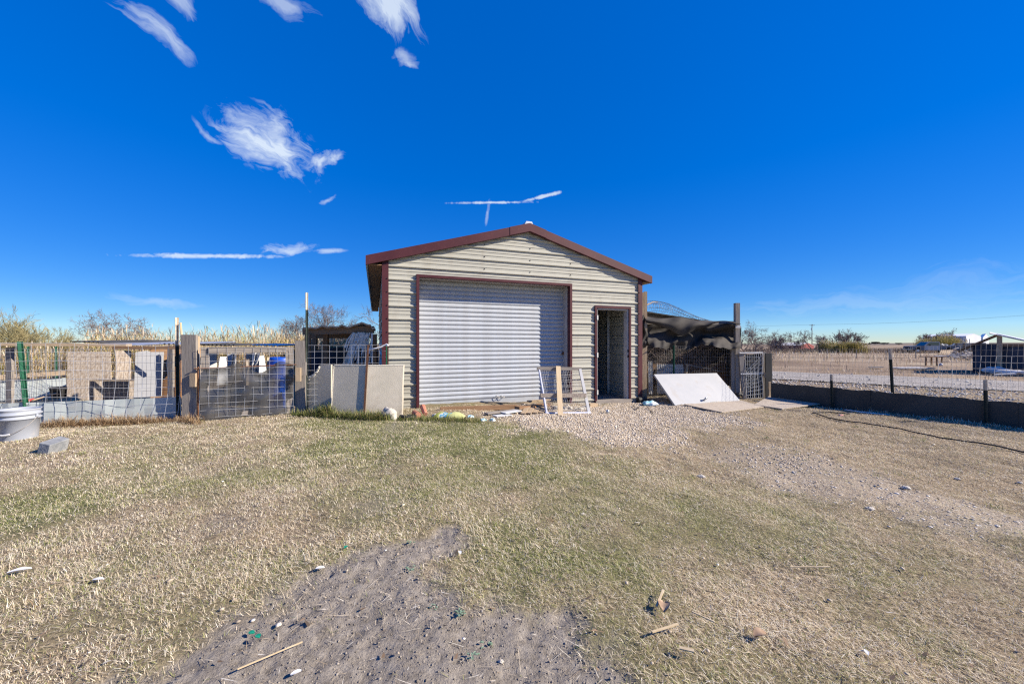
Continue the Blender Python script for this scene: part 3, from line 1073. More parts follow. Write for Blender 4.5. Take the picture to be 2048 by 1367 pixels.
# inside framing post seen through the door
MB().beam(FW(W - .06, -1.15, -.1), FW(W - .06, -1.15, 2.5), .06, .06).build('frame_post', 'galv', garage)
MB().beam(FW(W - .06, -2.6, -.1), FW(W - .06, -2.6, 2.5), .06, .06).build('frame_post', 'galv', garage)
scr = MB()
for px in (969, 1141, 1060):
    u = UF(px)
    for kk in range(9, 16):
        z = z0 + kk * PER + .08
        if z < rooftop(u) - .2 and z > DZ1 + .07:
            scr.quadbox(FW(u, .004, z), FA * .008, FN * .006, (0, 0, .008))
for kk in range(2, 12):
    z = z0 + kk * PER + .02
    scr.quadbox(FW(.05, .044, z), FA * .008, FN * .006, (0, 0, .008))
    scr.quadbox(FW(-.036, .02, z), FA * .006, FN * .008, (0, 0, .008))
    scr.quadbox(FW(W - .05, .044, z), FA * .007, FN * .005, (0, 0, .007))
scr.build('screws', 'black', garage, kind='stuff')

# ------------------------------------------------------------------ wire and post builders


def wiremesh(pa, pb, zb0, zt0, zb1, zt1, du, dv, r, seed=0, sag=0.012, bulge=None, parent=None, name='wire_mesh', m='wire', nseg=4, skip=0):
    """welded or woven wire between two ground points: stays every du, line wires every dv"""
    rr = random.Random(seed)
    pa, pb = Vector(pa), Vector(pb)
    L = (Vector((pb.x, pb.y, 0)) - Vector((pa.x, pa.y, 0))).length
    d = Vector((pb.x - pa.x, pb.y - pa.y, 0)).normalized()
    n = Vector((d.y, -d.x, 0))
    ph = [rr.random() * 6.28 for _ in range(6)]
    bul = bulge or (lambda s, t: 0.0)

    def pt(s, t):
        q = s / L
        zb, zt = zb0 + (zb1 - zb0) * q, zt0 + (zt1 - zt0) * q
        w = sag * (math.sin(s * 2.1 + ph[0] + 2 * t) + .6 * math.sin(s * 5.3 + ph[1] + 4 * t) + .4 * math.sin(9 * s + ph[2]))
        vz = sag * .6 * (math.sin(s * 3.1 + ph[3]) + .6 * math.sin(s * 8.7 + ph[4] + 5 * t))
        hs_ = sag * .5 * (math.sin(s * 4 + t * 9 + ph[5]) + math.sin(t * 17 + s * 7))
        return pa + d * (s + hs_) + n * (w + bul(s, t)) + Vector((0, 0, zb + (zt - zb) * t + vz - pa.z))
    mb = MB()
    ns = max(1, int(round(L / du)))
    for i in range(ns + 1):
        s = L * i / ns
        mb.tube([pt(s, k / nseg) for k in range(nseg + 1)], r, 3, False)
    hgt = max(zt0 - zb0, zt1 - zb1)
    nh = max(1, int(round(hgt / dv)))
    sg = max(2, int(L / .25))
    for j in range(nh + 1):
        mb.tube([pt(L * k / sg, j / nh) for k in range(sg + 1)], r, 3, False)
    return mb.build(name, m, parent)


def tpost(px_unused, base, top, paint, label, tip=0.16, group='steel posts of the wire fences', facing=0.0, r=0.018):
    base, top = Vector(base), Vector(top)
    t = thing('fence_post', label, 'fence post', base, group)
    d = (top - base).normalized()
    a = Vector((math.cos(facing), math.sin(facing), 0))
    c = d.cross(a).normalized()
    j = top - d * tip
    m_ = MB()
    m_.beam(base - d * .1, j, r * 2, .005, a)
    m_.quadbox((base + j) / 2 - c * (r * .9), (j - base) / 2, a * .003, c * r * .8)
    L = (j - base).length
    for i in range(int(L / .055)):
        m_.quadbox(base + d * (.03 + i * .055) + c * .006, d * .012, a * .006, c * .005)
    m_.build('shaft', paint, t)
    m_ = MB()
    m_.beam(j, top, r * 2 + .001, .0055, a)
    m_.quadbox((top + j) / 2 - c * (r * .9), (top - j) / 2, a * .0033, c * r * .8)
    m_.build('painted_tip', 'posttip' if tip > .05 else paint, t)
    return t


# ------------------------------------------------------------------ left fence and pen
LA = Vector((-7.9, 4.895, 0))            # left fence line, runs on to the wooden gate post
LB = Vector((-5.0, 5.71, 0))
LD = (LB - LA).normalized()


def LP(px, off=0.0, z=0.0):
    """point on the left fence line at a pixel column, pushed back by off metres"""
    k = (px - CX) / F
    n = Vector((-LD.y, LD.x, 0))
    o = LA + n * off
    s = (k * o.y - o.x) / (LD.x - k * LD.y)
    p = o + LD * s
    return Vector((p.x, p.y, z))


fence_l = thing('wire_fence', 'sagging galvanised wire fence with a blue-grey metal sheet along its foot', 'fence', LP(180))
sheet = MB()
a0, a1 = LP(-120), LP(362)
for (p, q, zt, zt2) in ((a0, LP(90), .345, .335), (LP(88.5, -.01), a1, .335, .35)):
    n = Vector((LD.y, -LD.x, 0))
    pts = []
    for j in range(4):
        z_ = (-.03, .1, .2, None)[j]
        row = []
        for i in range(15):
            t = i / 14
            b_ = p.lerp(q, t)
            w = .010 * math.sin(i * 1.1 + j) + .006 * math.sin(i * 2.3)
            row.append(b_ + n * w + Vector((0, 0, z_ if z_ is not None else zt + (zt2 - zt) * t)))
        pts.append(row)
    back = [[v_ - n * .006 for v_ in r_] for r_ in pts]
    s_ = MB()
    s_.grid(pts)
    s_.grid([r_[::-1] for r_ in back])
    s_.grid([pts[-1], back[-1]])
    s_.grid([[pts[i][-1] for i in range(4)], [back[i][-1] for i in range(4)]])
    s_.build('metal_sheet', 'greymetal', fence_l)
wiremesh(LP(-130, -.09), LP(363, -.07), .02, 1.18, .02, 1.13, .155, .125, .0026, 3, .016, lambda s, t: .10 * max(0, .5 - t) * (1.1 + math.sin(s * 3.3)), fence_l)
wiremesh(LP(-130, .12), LP(363, .12), .33, 1.08, .33, 1.08, .055, .105, .0017, 5, .012, None, fence_l, 'fine_wire_mesh', 'wire_dk')
tpost(0, LP(58, -.04, 0.0), P(42, 683, 5.30), 'postgreen', 'bright green steel post leaning in the left wire fence above the bucket', 0.01, r=.026)
tpost(0, G(357, 842), P(354.5, 635, 5.62), 'postdark', 'dark steel post with a white tip beside the left wooden gate post', .42, r=.022)
st = MB()
st.tube([P(372, 780, 5.55), P(361, 645, 5.6)], .013, 6)
single('bamboo_stick', st, 'newwood', 'thin pale wooden stick leaning between dark steel post and gate post', 'stick')

# pen behind the left fence
pen = thing('pen_frame', 'long weathered timber rail frame of the animal pen behind the left fence', 'pen', LP(150, 1.2))
m_ = MB()
m_.beam(LP(-120, 1.0, 1.150), LP(258, 1.0, 1.135), .14, .04, Vector((0, 1, 0)))
m_.build('top_rail', 'tanwood', pen)
m_ = MB()
m_.beam(LP(225, .95, 1.09), LP(366, .8, 1.09), .05, .035, Vector((0, 0, 1)))
m_.build('top_rail', 'brownwood', pen)
for px in (20, 342):
    MB().beam(LP(px, 1.1, 0), LP(px, 1.1, 1.1), .09, .04, Vector((1, 0, 0))).build('post', 'oldwood', pen)
m_ = MB()
m_.beam(P(-60, 758, 7.2), P(132, 745, 7.9), .09, .04, Vector((0, 0, 1)))
m_.build('rail', 'tanwood', pen)
m_ = MB()
m_.beam(P(220, 757, 6.55), P(272, 754, 6.5), .04, .05, Vector((0, 0, 1)))
m_.build('rail', 'tanwood', pen)
rr_ = MB()
a, b = P(-60, 785, 7.25), P(132, 768, 7.95)
rr_.beam(Vector((a.x, a.y, .22)), Vector((b.x, b.y, .24)), .40, .012, Vector((0, 0, 1)))
rr_.build('lower_sheet', 'greymetal', pen)
wiremesh(LP(-150, 3.2), LP(300, 2.6), 0, 1.05, 0, 1.05, .06, .10, .002, 8, .015, None, pen, 'back_wire_mesh', 'wire')


def panel(px0, px1, py0, py1, Y, m, name, label, cat, t=.012, tilt=0.0, skew=None, group=None):
    """upright sheet whose face spans a rectangle at distance Y (top leans back by tilt)"""
    if skew is None:
        skew = .55 * (px1 - px0) / F * Y
    a, b = P(px0, py1, Y), P(px1, py1, Y + skew)
    c, d = P(px1, py0, Y + skew + tilt), P(px0, py0, Y + tilt)
    m_ = MB()
    ex = Vector((0, t, 0))
    m_.prism([a, b, c, d], ex)
    return single(name, m_, m, label, cat, group)


def onp(px, py, a, b):
    """point of the upright plane through a and b under a pixel"""
    k = (px - CX) / F
    d = b - a
    s = (k * a.y - a.x) / (d.x - k * d.y)
    p = a + d * s
    return Vector((p.x, p.y, H + (HY - py) * p.y / F))


L_OSB = MB()
_a = P(134, 700, 5.9)
_b = P(222, 700, 6.13)
_a.z = _b.z = 0
L_OSB.prism([onp(*q, _a, _b) for q in ((134, 792), (176, 800), (177, 760), (222, 758), (220, 703), (135, 703))], (0, .012, 0))
single('chipboard', L_OSB, 'osb', 'pale L-shaped chipboard panel in the pen behind the left wire fence', 'board')
panel(231, 261, 701, 758, 6.18, 'osb', 'chipboard', 'narrow pale chipboard strip between the L-shaped board and the grey panel', 'board')
panel(177, 266, 762, 800, 6.42, 'osb_dk', 'chipboard', 'low dark weathered chipboard below the pale boards in the pen', 'board')
gp = MB()
_a = P(267, 700, 6.42)
_b = P(326, 700, 6.66)
_a.z = _b.z = 0
gp.prism([onp(*q, _a, _b) for q in ((267.5, 795), (322, 792), (326, 703.5), (300, 703.5), (292, 701), (271, 704))], (0, .016, 0))
single('grey_board', gp, 'greypanel', 'smooth light grey board standing upright in the pen behind the wire', 'board')
bw = MB()
bw.prism([P(322, 800, 6.7), P(362, 800, 6.7), P(362, 720, 6.7), P(345, 738, 6.7), P(325, 762, 6.7)], (0, .02, 0))
single('plywood_sheet', bw, 'redwood', 'orange-brown plywood sheet just left of the wooden gate post', 'board')
panel(300, 362, 694, 800, 7.3, 'brownwood', 'plank_wall', 'dark brown plank wall at the back of the pen by the gate', 'wall', .03)
tub = MB()
tub.lathe(P(121, 795, 6.4), [(0, 0), (.10, 0), (.125, .17), (.135, .17), (.135, .185), (.115, .185), (.09, .02), (0, .02)], 20)
single('black_tub', tub, 'black', 'black plastic tub on the ground in the pen by the boards', 'tub', smooth=False)
rk = thing('rake', 'long rake with a red head lying in the pen behind the green post', 'rake', P(60, 803, 5.8))
MB().tube([P(66, 800, 5.8), P(112, 786, 6.2)], .012, 6).build('handle', 'tanwood', rk)
m_ = MB()
m_.beam(P(44, 803, 5.75), P(68, 797, 5.85), .05, .03)
for i in range(6):
    q = P(44, 803, 5.75).lerp(P(68, 797, 5.85), (i + .5) / 6)
    m_.tube([q, q + Vector((0, -.02, -.09))], .005, 4)
m_.build('head', 'red', rk)


def corrugated(p00, p01, p10, p11, per, amp, m, thick=0.004, seg=6, ends=2):
    """sheet p00-p01 across the waves, to p10-p11"""
    p00, p01, p10, p11 = map(Vector, (p00, p01, p10, p11))
    L = (p01 - p00).length
    n = int(L / per * seg)
    nrm = (p01 - p00).cross(p10 - p00).normalized()
    rows_ = []
    for j in range(ends):
        v = j / (ends - 1)
        row = []
        for i in range(n + 1):
            u = i / n
            p = p00.lerp(p01, u).lerp(p10.lerp(p11, u), v)
            row.append(p + nrm * amp * math.sin(u * L / per * 2 * math.pi))
        rows_.append(row)
    mb = MB()
    mb.grid(rows_)
    mb.grid([[q - nrm * thick for q in r_][::-1] for r_ in rows_])
    mb.grid([rows_[0], [q - nrm * thick for q in rows_[0]]])
    return mb


for i, (a, b, dz, m, lb) in enumerate((((140, 688), (200, 690), .05, 'blacksheet', 'dark sheet of roofing felt on top of the left pen'),
                                      ((196, 687), (258, 690), .0, 'galv', 'shiny corrugated tin sheet on top of the left pen'),
                                      ((318, 690), (362, 691), .03, 'galv', 'small crumpled tin sheet on the pen roof beside the gate post'))):
    p, q = P(*a, 6.7), P(*b, 6.7)
    s_ = corrugated(p + Z * dz, q + Z * dz, p + Vector((-.1, 1.5, dz + .04)), q + Vector((-.1, 1.5, dz + .04)), .08, .01, m)
    single('roof_sheet', s_, m, lb, 'roofing sheet', smooth=False)
for px, yy in ((57, 7.7), (113, 8.0)):
    b_ = P(px, 700, yy)
    tpost(0, (b_.x, b_.y, 0), (b_.x, b_.y, 1.1), 'postgreen', 'green steel post in the rear pen wire, %s' % ('left of the pair' if px < 100 else 'next to the chipboard'), .01)

# wooden gate posts and the gate
wp = thing('gate_post', 'tall weathered plank post on the left of the wire gate', 'post', G(383, 848))
MB().beam(Vector((P(381, 700, 5.58).x, 5.58, -.1)), P(379, 669, 5.55), .20, .045, Vector((1, 0.1, 0))).build('plank', 'oldwood', wp)
b0 = P(395, 700, 5.62)
MB().beam(Vector((b0.x, b0.y + .03, -.1)), P(391, 672, 5.62), .05, .09, Vector((1, 0, 0))).build('plank', 'tanwood', wp)
MB().beam(P(386.5, 773, 5.515), P(386.5, 746, 5.515), .085, .03, Vector((1, 0, 0))).build('block', 'tanwood', wp)
wp2 = thing('gate_post', 'shorter grey plank post on the right of the wire gate', 'post', G(598, 829))
q0 = G(601, 828)
MB().beam(Vector((q0.x, q0.y, -.1)), Vector((q0.x, q0.y, H + (HY - 681) * q0.y / F)), .15, .04, Vector((1, .2, 0))).build('plank', 'oldwood', wp2)
MB().beam(P(606, 750, 6.03), P(606, 724, 6.03), .09, .04, Vector((1, .2, 0))).build('block', 'oldwood', wp2)
MB().beam(P(597, 762, 5.98), P(597, 735, 5.98), .07, .04, Vector((1, .2, 0))).build('block', 'tanwood', wp2)

GA, GB = Vector((-4.62, 5.57, 0)), Vector((-3.55, 6.10, 0))
GD = (GB - GA).normalized()
GNn = Vector((GD.y, -GD.x, 0))
GLn = (GB - GA).length


def GP(s, z, n=0.0):
    p = GA + GD * s + GNn * n
    return Vector((p.x, p.y, z))


gate = thing('wire_gate', 'weathered timber gate with square wire and cloudy plastic over its lower half', 'gate', GP(GLn / 2, 0))
for s_, w_ in ((.05, .10), (GLn - .06, .11)):
    MB().beam(GP(s_, .03), GP(s_, 1.10), w_, .035, GD).build('upright', 'oldwood', gate)
MB().beam(GP(.1, 1.06, .03), GP(GLn - .1, 1.06, .03), .09, .03, Z).build('top_rail', 'oldwood', gate)
MB().beam(GP(.1, .08, .0), GP(GLn - .12, .09, .0), .07, .03, Z).build('bottom_rail', 'oldwood', gate)
MB().tube([GP(-.07, .79, .03), GP(GLn + .04, .82, .03)], .010, 6).build('bar', 'rust', gate)
MB().tube([GP(-.03, .0, .02), GP(-.03, .82, .02)], .011, 6).build('hinge_bar', 'rust', gate)
wiremesh(GP(.0, 0, .06), GP(GLn, 0, .06), .06, 1.10, .06, 1.10, .105, .105, .0024, 12, .007, None, gate)
fl = []
for j in range(16):
    t = j / 15
    row = []
    for i in range(26):
        s = GLn * i / 25
        zt = .80 - .05 * math.sin(i * .5) * t
        sagz = .03 * math.sin(s * 7) + .02 * math.sin(s * 15)
        row.append(GP(s, .02 + (zt + sagz - .02) * t, .035 + .02 * math.sin(s * 9 + 4 * t) + .018 * math.sin(s * 21 - 7 * t) + .01 * math.sin(t * 19)))
    fl.append(row)
MB().grid(fl).build('plastic_film', 'film', gate, smooth=True)

# what stands behind the gate
barrel = thing('barrel', 'blue plastic barrel behind the right half of the wire gate', 'barrel', P(562, 800, 6.55))
bb = P(562, 800, 6.55)
bb.z = 0
m_ = MB()
m_.lathe(bb, [(0, 0), (.165, 0), (.18, .03), (.183, .2), (.192, .22), (.183, .24), (.183, .55), (.192, .57), (.183, .59), (.18, .88), (.168, .925), (.15, .925), (0, .91)], 28)
m_.build('drum', 'barrel', barrel, smooth=True)
MB().lathe(bb + Vector((.07, -.05, .91)), [(0, .02), (.03, .02), (.035, 0)], 10).build('bung', 'black', barrel)
wb_ = MB()
wb_.prism([P(433, 770, 6.5), P(455, 768, 6.66), P(452, 713, 6.74), P(440, 713, 6.66)], (0, .02, 0))
single('white_board', wb_, 'white', 'bright white tapered board left of centre behind the gate', 'board')
panel(417, 433, 704, 745, 7.4, 'whitedirty', 'white_sheet', 'pale corrugated plastic sheet at the left behind the gate', 'sheet', .01)
panel(455, 466, 708, 766, 7.0, 'greypanel', 'grey_strip', 'narrow shaded grey board beside the bright white one behind the gate', 'board', .02)
panel(492, 503, 706, 770, 7.0, 'osb', 'chipboard', 'narrow chipboard strip in the middle behind the wire gate', 'board', .02)
o_ = MB()
o_.prism([P(518, 747, 6.8), P(533, 747, 6.88), P(527, 710, 6.95), P(519, 712, 6.9)], (0, .015, 0))
single('white_board', o_, 'white', 'small tapered white board right of the wire cage behind the gate', 'board')
panel(534, 545, 714, 746, 6.6, 'newwood', 'plywood_offcut', 'small honey-coloured plywood offcut beside the blue barrel', 'board', .015)
panel(545.5, 549, 718, 748, 6.55, 'black', 'black_pipe', 'black strip standing between plywood offcut and blue barrel', 'strip', .03)
cage = thing('wire_cage', 'upright wire cage in the middle behind the gate', 'cage', P(475, 770, 7.2))
a, b = P(466, 760, 7.2), P(494, 760, 7.2)
wiremesh((a.x, a.y, 0), (b.x, b.y, 0), .2, 1.0, .2, 1.0, .035, .2, .0022, 4, .002, None, cage, 'front_wire', 'wire')
wiremesh((a.x, a.y + .4, 0), (b.x, b.y + .4, 0), .2, 1.0, .2, 1.0, .035, .2, .0022, 4, .002, None, cage, 'back_wire', 'wire')
MB().box(a.x - .02, b.x + .02, a.y - .02, a.y + .45, .16, .2).build('floor', 'brownwood', cage)
cl = []
for j in range(9):
    cl.append([P(504 + i * 1.9 + j * .5 * math.sin(i), 703 + j * 5.6, 6.9 + .05 * math.sin(i * 1.3 + j)) for i in range(9)])
single('white_rag', MB().grid(cl), 'whitedirty', 'crumpled white plastic rag hanging behind the middle of the gate', 'rag', smooth=True)
cl = []
for j in range(9):
    cl.append([P(462 + i * 1.4 + 2 * math.sin(j * .8 + i), 705 + j * 7, 6.75 + .04 * math.sin(i * 1.7 + j)) for i in range(7)])
single('white_rag', MB().grid(cl), 'whitedirty', 'crumpled white plastic sheet hanging beside the bright white board', 'rag', smooth=True)
panel(396, 402, 697, 775, 5.75, 'redwood', 'orange_strut', 'orange-brown timber strut behind the hinge side of the gate', 'strut', .04)
for i, (a, b, yy) in enumerate((((398, 689), (470, 690), 7.2), ((500, 689), (560, 691), 7.4))):
    p, q = P(*a, yy), P(*b, yy)
    s_ = corrugated(p, q, p + Vector((-.3, 1.3, .02)), q + Vector((-.3, 1.3, .02)), .08, .012, 'galv')
    single('roof_sheet', s_, 'blacksheet' if i == 0 else 'galv', ('dark roofing sheet above the left half of the gate', 'crumpled pale tin sheet above the right half of the gate')[i], 'roofing sheet')

# ------------------------------------------------------------------ shelter between gate and garage
coop = thing('animal_shelter', 'low open shelter with a rusty tin roof beside the garage wall', 'shelter', P(680, 800, 7.2))
ya = 6.85
rf = []
for j in range(2):
    row = []
    for i in range(49):
        px = 606 + i * 3.0
        u = i / 48
        top = 655 - 4 * math.sin(u * 3.1) + (2.6 * abs(math.sin(i * math.pi / 13)) ** .6 - 2 + .8 * math.sin(i * .9)) - (7 if 30 < i < 46 else 0) * sstep(30, 38, i)
        p = P(px, float(top), ya)
        row.append(Vector((p.x - j * .6, p.y + j * 1.7, p.z + j * .01)))
    rf.append(row)
t_ = MB()
t_.grid(rf)
t_.grid([[q - Z * .012 for q in r_][::-1] for r_ in rf])
t_.grid([rf[0], [q - Z * .03 for q in rf[0]]])
t_.build('roof', 'rust_tin', coop)
MB().beam(P(606, 662, ya + .10), P(748, 659, ya + .10), .13, .04, Z).build('front_beam', 'brownwood', coop)
MB().beam(P(620, 672, ya + 1.2), P(745, 671, ya + 1.2), .10, .04, Z).build('back_beam', 'brownwood', coop)
for px, yy in ((616, ya + .05), (748, ya + .05), (630, ya + 1.2), (700, ya + 1.25), (652, ya + .6)):
    q = P(px, 668, yy)
    MB().beam((q.x, q.y, 0), (q.x, q.y, q.z), .09, .06, Vector((1, 0, 0))).build('post', 'brownwood', coop)
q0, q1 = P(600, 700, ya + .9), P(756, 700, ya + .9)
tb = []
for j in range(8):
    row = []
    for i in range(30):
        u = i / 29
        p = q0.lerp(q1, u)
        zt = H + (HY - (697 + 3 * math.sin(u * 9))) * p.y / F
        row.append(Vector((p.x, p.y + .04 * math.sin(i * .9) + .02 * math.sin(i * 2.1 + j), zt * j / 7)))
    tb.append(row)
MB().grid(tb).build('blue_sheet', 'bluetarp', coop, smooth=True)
fr_ = MB()
rr = random.Random(5)
for i in range(80):
    px = rr.gauss(722, 11)
    px = min(max(px, 706), 744)
    top = P(px, 664 + rr.uniform(0, 5), ya - .03 + rr.uniform(-.04, .04))
    lng = rr.uniform(25, 95) * (1.1 if px < 715 else .7)
    dx = (px - 735) * .0025 - rr.uniform(-.02, .03)
    bot = P(px + dx * 150 - 7, 664 + lng, ya - .1 + rr.uniform(-.06, .06))
    mid = top.lerp(bot, .5) + Vector((rr.uniform(-.03, .03), rr.uniform(-.03, .03), 0))
    fr_.beam(top, mid, rr.uniform(.008, .04), .002, Vector((1, rr.uniform(.2, 1.2), 0)))
    fr_.beam(mid, bot, rr.uniform(.004, .025), .002, Vector((1, rr.uniform(.2, 1.2), 0)))
single('frayed_sheet', fr_, 'frayed', 'torn grey-white woven plastic sheet fraying under the shelter roof', 'tarp')
tpost(0, G(614, 826), P(613.5, 585, 6.15), 'postdark', 'tallest dark steel post with a white tip behind the right gate post', .28, r=.02)
f2 = thing('wire_fence', 'short square-mesh wire fence joining the tall post to the garage corner', 'fence', P(690, 826, 6.3))
q1, q2 = P(614, 690, 6.2), P(773, 690, 6.45)
wiremesh((q1.x, q1.y, 0), (q2.x, q2.y, 0), .1, 1.13, .1, 1.14, .115, .105, .0026, 21, .006, None, f2)
q = P(773, 690, 6.43)
tpost(0, (q.x, q.y, 0), (q.x, q.y, 1.14), 'postgreen', 'short green steel post against the left corner of the garage', .01, r=.014)
rope = MB()
rope.tube([P(738, 699, 6.4), P(750, 697, 6.38), P(764, 693, 6.38), P(774, 688, 6.40), P(777, 690, 6.36), P(772, 691, 6.36)], .014, 6)
single('white_rope', rope, 'paper', 'twisted white plastic rope tied to the green corner post', 'rope', smooth=True)

# stucco panels standing in front of that fence
st1 = MB()
d1, d2 = G(597, 829), G(662, 829)
d1 = Vector((-3.55, 6.27, 0))
d2 = Vector((-2.94, 6.19, 0))


poly = [onp(595, 838, d1, d2), onp(662, 838, d1, d2), onp(662, 729, d1, d2), onp(639, 730, d1, d2), onp(634, 741, d1, d2), onp(622, 750, d1, d2), onp(612, 757, d1, d2), onp(596, 763, d1, d2)]
s1 = thing('stucco_panel', 'beige stucco panel with its upper left corner broken away', 'panel', d1.lerp(d2, .5), 'stucco panels in front of the shelter')
MB().prism(poly, (0, .05, 0)).build('board', 'stucco', s1)
e_ = MB()
rr = random.Random(9)
ed = poly[3:]
for i in range(len(ed) - 1):
    for kq in range(7):
        p = ed[i].lerp(ed[i + 1], (kq + rr.random()) / 7)
        e_.blob(p + Vector((0, -.004, -.012 - rr.random() * .03)), .016, .012, .014, kq, .5, 6, 4)
e_.build('crumbling_edge', 'foam', s1)
for (pa, pb, py0, py1, lb, sd) in ((G(662, 835), G(727, 836), 729, 840, 'plain beige stucco panel left of the rusty bar', 3), (G(729, 836), G(803, 833), 731, 840, 'plain beige stucco panel right of the rusty bar, nearest the garage door', 4)):
    t_ = thing('stucco_panel', lb, 'panel', pa.lerp(pb, .5), 'stucco panels in front of the shelter')
    ztop = .81
    lean = Vector((0, .10, 0))
    th = Vector((0, .07, 0))
    pr = MB()
    nn = (pb - pa)
    a0, b0_ = pa + Vector((0, 0, -.03)), pb + Vector((0, 0, -.03))
    a1, b1 = pa + lean + Z * ztop, pb + lean + Z * ztop
    rows_ = []
    rr = random.Random(sd)
    ptsL = [a0, a0.lerp(a1, .33), a0.lerp(a1, .66), a1]
    poly = [a0, b0_, b0_.lerp(b1, .3) + nn * .006, b0_.lerp(b1, .62) - nn * .008, b1, a1]
    pr.prism(poly, th)
    pr.build('board', 'stucco', t_)
    le = MB()
    le.beam(a1 + Vector((0, .034, .004)), b1 + Vector((0, .034, .004)), .076, .012, Vector((0, 1, 0)))
    le.beam(a0 + Vector((-.003, .02, .03)), a1 + Vector((-.003, .02, 0)), .05, .010, Vector((0, 1, 0)))
    le.build('pale_edge', 'foam', t_)
rb = MB()
_p = G(727.5, 836.6, -.05)
_q = _p + Vector((.012, .145, 1.19))
rb.beam(_p, _q, .03, .006, Vector((1, 0, 0)))
rb.beam(_p + Vector((0, .008, 0)), _q + Vector((0, .008, 0)), .006, .012, Vector((1, 0, 0)))
single('rusty_bar', rb, 'rust', 'thin rusty angle bar standing between the two plain stucco panels', 'bar')

# ------------------------------------------------------------------ bits in front of the garage door
rock = MB()
rb_ = G(778, 838)
rock.blob(rb_ + Vector((0, 0, .07)), .125, .11, .10, 4, .28, 18, 12)
single('white_rock', rock, 'stone', 'rough white limestone rock at the foot of the stucco panel', 'rock', smooth=True)
dw = MB()
rr = random.Random(3)
for i in range(40):
    a_ = rr.uniform(0, 6.28)
    b_ = G(765 + rr.uniform(-5, 4), 836)
    dw.tube([b_, b_ + Vector((rr.uniform(-.05, .05), rr.uniform(-.05, .05), rr.uniform(.05, .15)))], .003, 3, False)
single('dead_weed', dw, 'twig', 'small dark dead weed against the left side of the white rock', 'weed')
tr = MB()
tc_ = G(816, 836, .03)
tr.tube([tc_ + Vector((.11 * math.cos(a), .09 * math.sin(a), .01 * math.sin(a * 2))) for a in np.linspace(-3.6, .6, 14)], .028, 8)
single('rubber_ring', tr, 'rubber', 'piece of dark rubber tyre lying in the grass by the rock', 'tyre piece', smooth=True)
pt_ = MB()
a, b = G(829, 831, .05), G(838, 834, .04)
pt_.tube([a, b + Vector((0, -.05, 0))], [.045, .05], 12)
single('clay_pot', pt_, 'terra', 'small reddish clay pot lying on its side by the door frame', 'pot', smooth=False)
pt_ = MB()
pt_.tube([G(851, 833, .04), P(845, 812, G(851, 833).y + .15)], [.035, .045], 8)
single('brick_stub', pt_, 'terra', 'pale terracotta tube leaning at the left foot of the roll-up door', 'tube')


def bagmesh(c, L, Wd, Hh, ang, seed):
    m_ = MB()
    rr = random.Random(seed)
    ca, sa = math.cos(ang), math.sin(ang)
    n, k = 22, 16
    rws = []
    ph = [rr.random() * 6 for _ in range(5)]
    for i in range(n):
        u = i / (n - 1) * 2 - 1
        pr_ = (1 - abs(u) ** 3.2) ** .5
        pr_ = max(pr_, .12)
        row = []
        for j in range(k + 1):
            a = 2 * math.pi * j / k
            q = 1 + .10 * math.sin(5 * a + ph[2] + 11 * u) + .12 * math.sin(3 * a + ph[0] + 4 * u) + .08 * math.sin(7 * u + ph[1] + a)
            y = Wd / 2 * math.cos(a) * (0.55 + .45 * pr_) * q
            z = max(-.4, math.sin(a)) * Hh / 1.4 * pr_ * q + Hh * .3
            x = u * L / 2
            row.append(c + Vector((x * ca - y * sa, x * sa + y * ca, z)))
        rws.append(row)
    m_.grid(rws)
    return m_


bagm = bpy.data.materials.new('printed_feed_bag')
bagm.use_nodes = True
N_, L_ = bagm.node_tree.nodes, bagm.node_tree.links
t = N_.new('ShaderNodeTexCoord')
sx = N_.new('ShaderNodeSeparateXYZ')
L_.new(t.outputs['UV'], sx.inputs[0])
rp = N_.new('ShaderNodeValToRGB')
rp.color_ramp.interpolation = 'CONSTANT'
els = [(0, (.36, .40, .05)), (.22, (.46, .49, .10)), (.30, (.58, .58, .5)), (.36, (.10, .30, .42)), (.47, (.55, .58, .55)), (.52, (.14, .38, .5)), (.60, (.42, .46, .08)), (.72, (.22, .40, .38)), (.80, (.44, .46, .2))]
while len(rp.color_ramp.elements) < len(els):
    rp.color_ramp.elements.new(.5)
for e, (p_, c__) in zip(rp.color_ramp.elements, els):
    e.position = p_
    e.color = (*c__, 1)
mm_ = N_.new('ShaderNodeMath')
mm_.operation = 'MULTIPLY_ADD'
L_.new(sx.outputs[1], mm_.inputs[0])
mm_.inputs[1].default_value = 1.25
nz_ = N_.new('ShaderNodeTexNoise')
nz_.inputs['Scale'].default_value = 7
L_.new(t.outputs['Object'], nz_.inputs['Vector'])
ms_ = N_.new('ShaderNodeMath')
ms_.operation = 'MULTIPLY_ADD'
L_.new(nz_.outputs[0], ms_.inputs[0])
ms_.inputs[1].default_value = .75
ms_.inputs[2].default_value = -.37
L_.new(ms_.outputs[0], mm_.inputs[2])
L_.new(mm_.outputs[0], rp.inputs[0])
L_.new(rp.outputs[0], N_['Principled BSDF'].inputs['Base Color'])
N_['Principled BSDF'].inputs['Roughness'].default_value = .35
bg_ = bagmesh(G(898, 837), .50, .24, .095, -.12, 3)
single('feed_bag', bg_, bagm, 'crumpled yellow-green and blue feed bag lying in front of the roll-up door', 'bag', smooth=True)
for i, (px, py) in enumerate(((941, 836), (966, 843), (985, 843))):
    lb = ('small turquoise plastic scrap just right of the feed bag', 'small blue plastic scrap in the grass edge, middle of three', 'pale turquoise plastic scrap nearest the white boards')[i]
    single('plastic_scrap', bagmesh(G(px, py), .11, .07, .05, i * 1.1, i), 'bluebag', lb, 'scrap', 'blue plastic scraps by the feed bag', smooth=True)
gs = bagmesh(G(869, 836), .09, .1, .07, .3, 8)
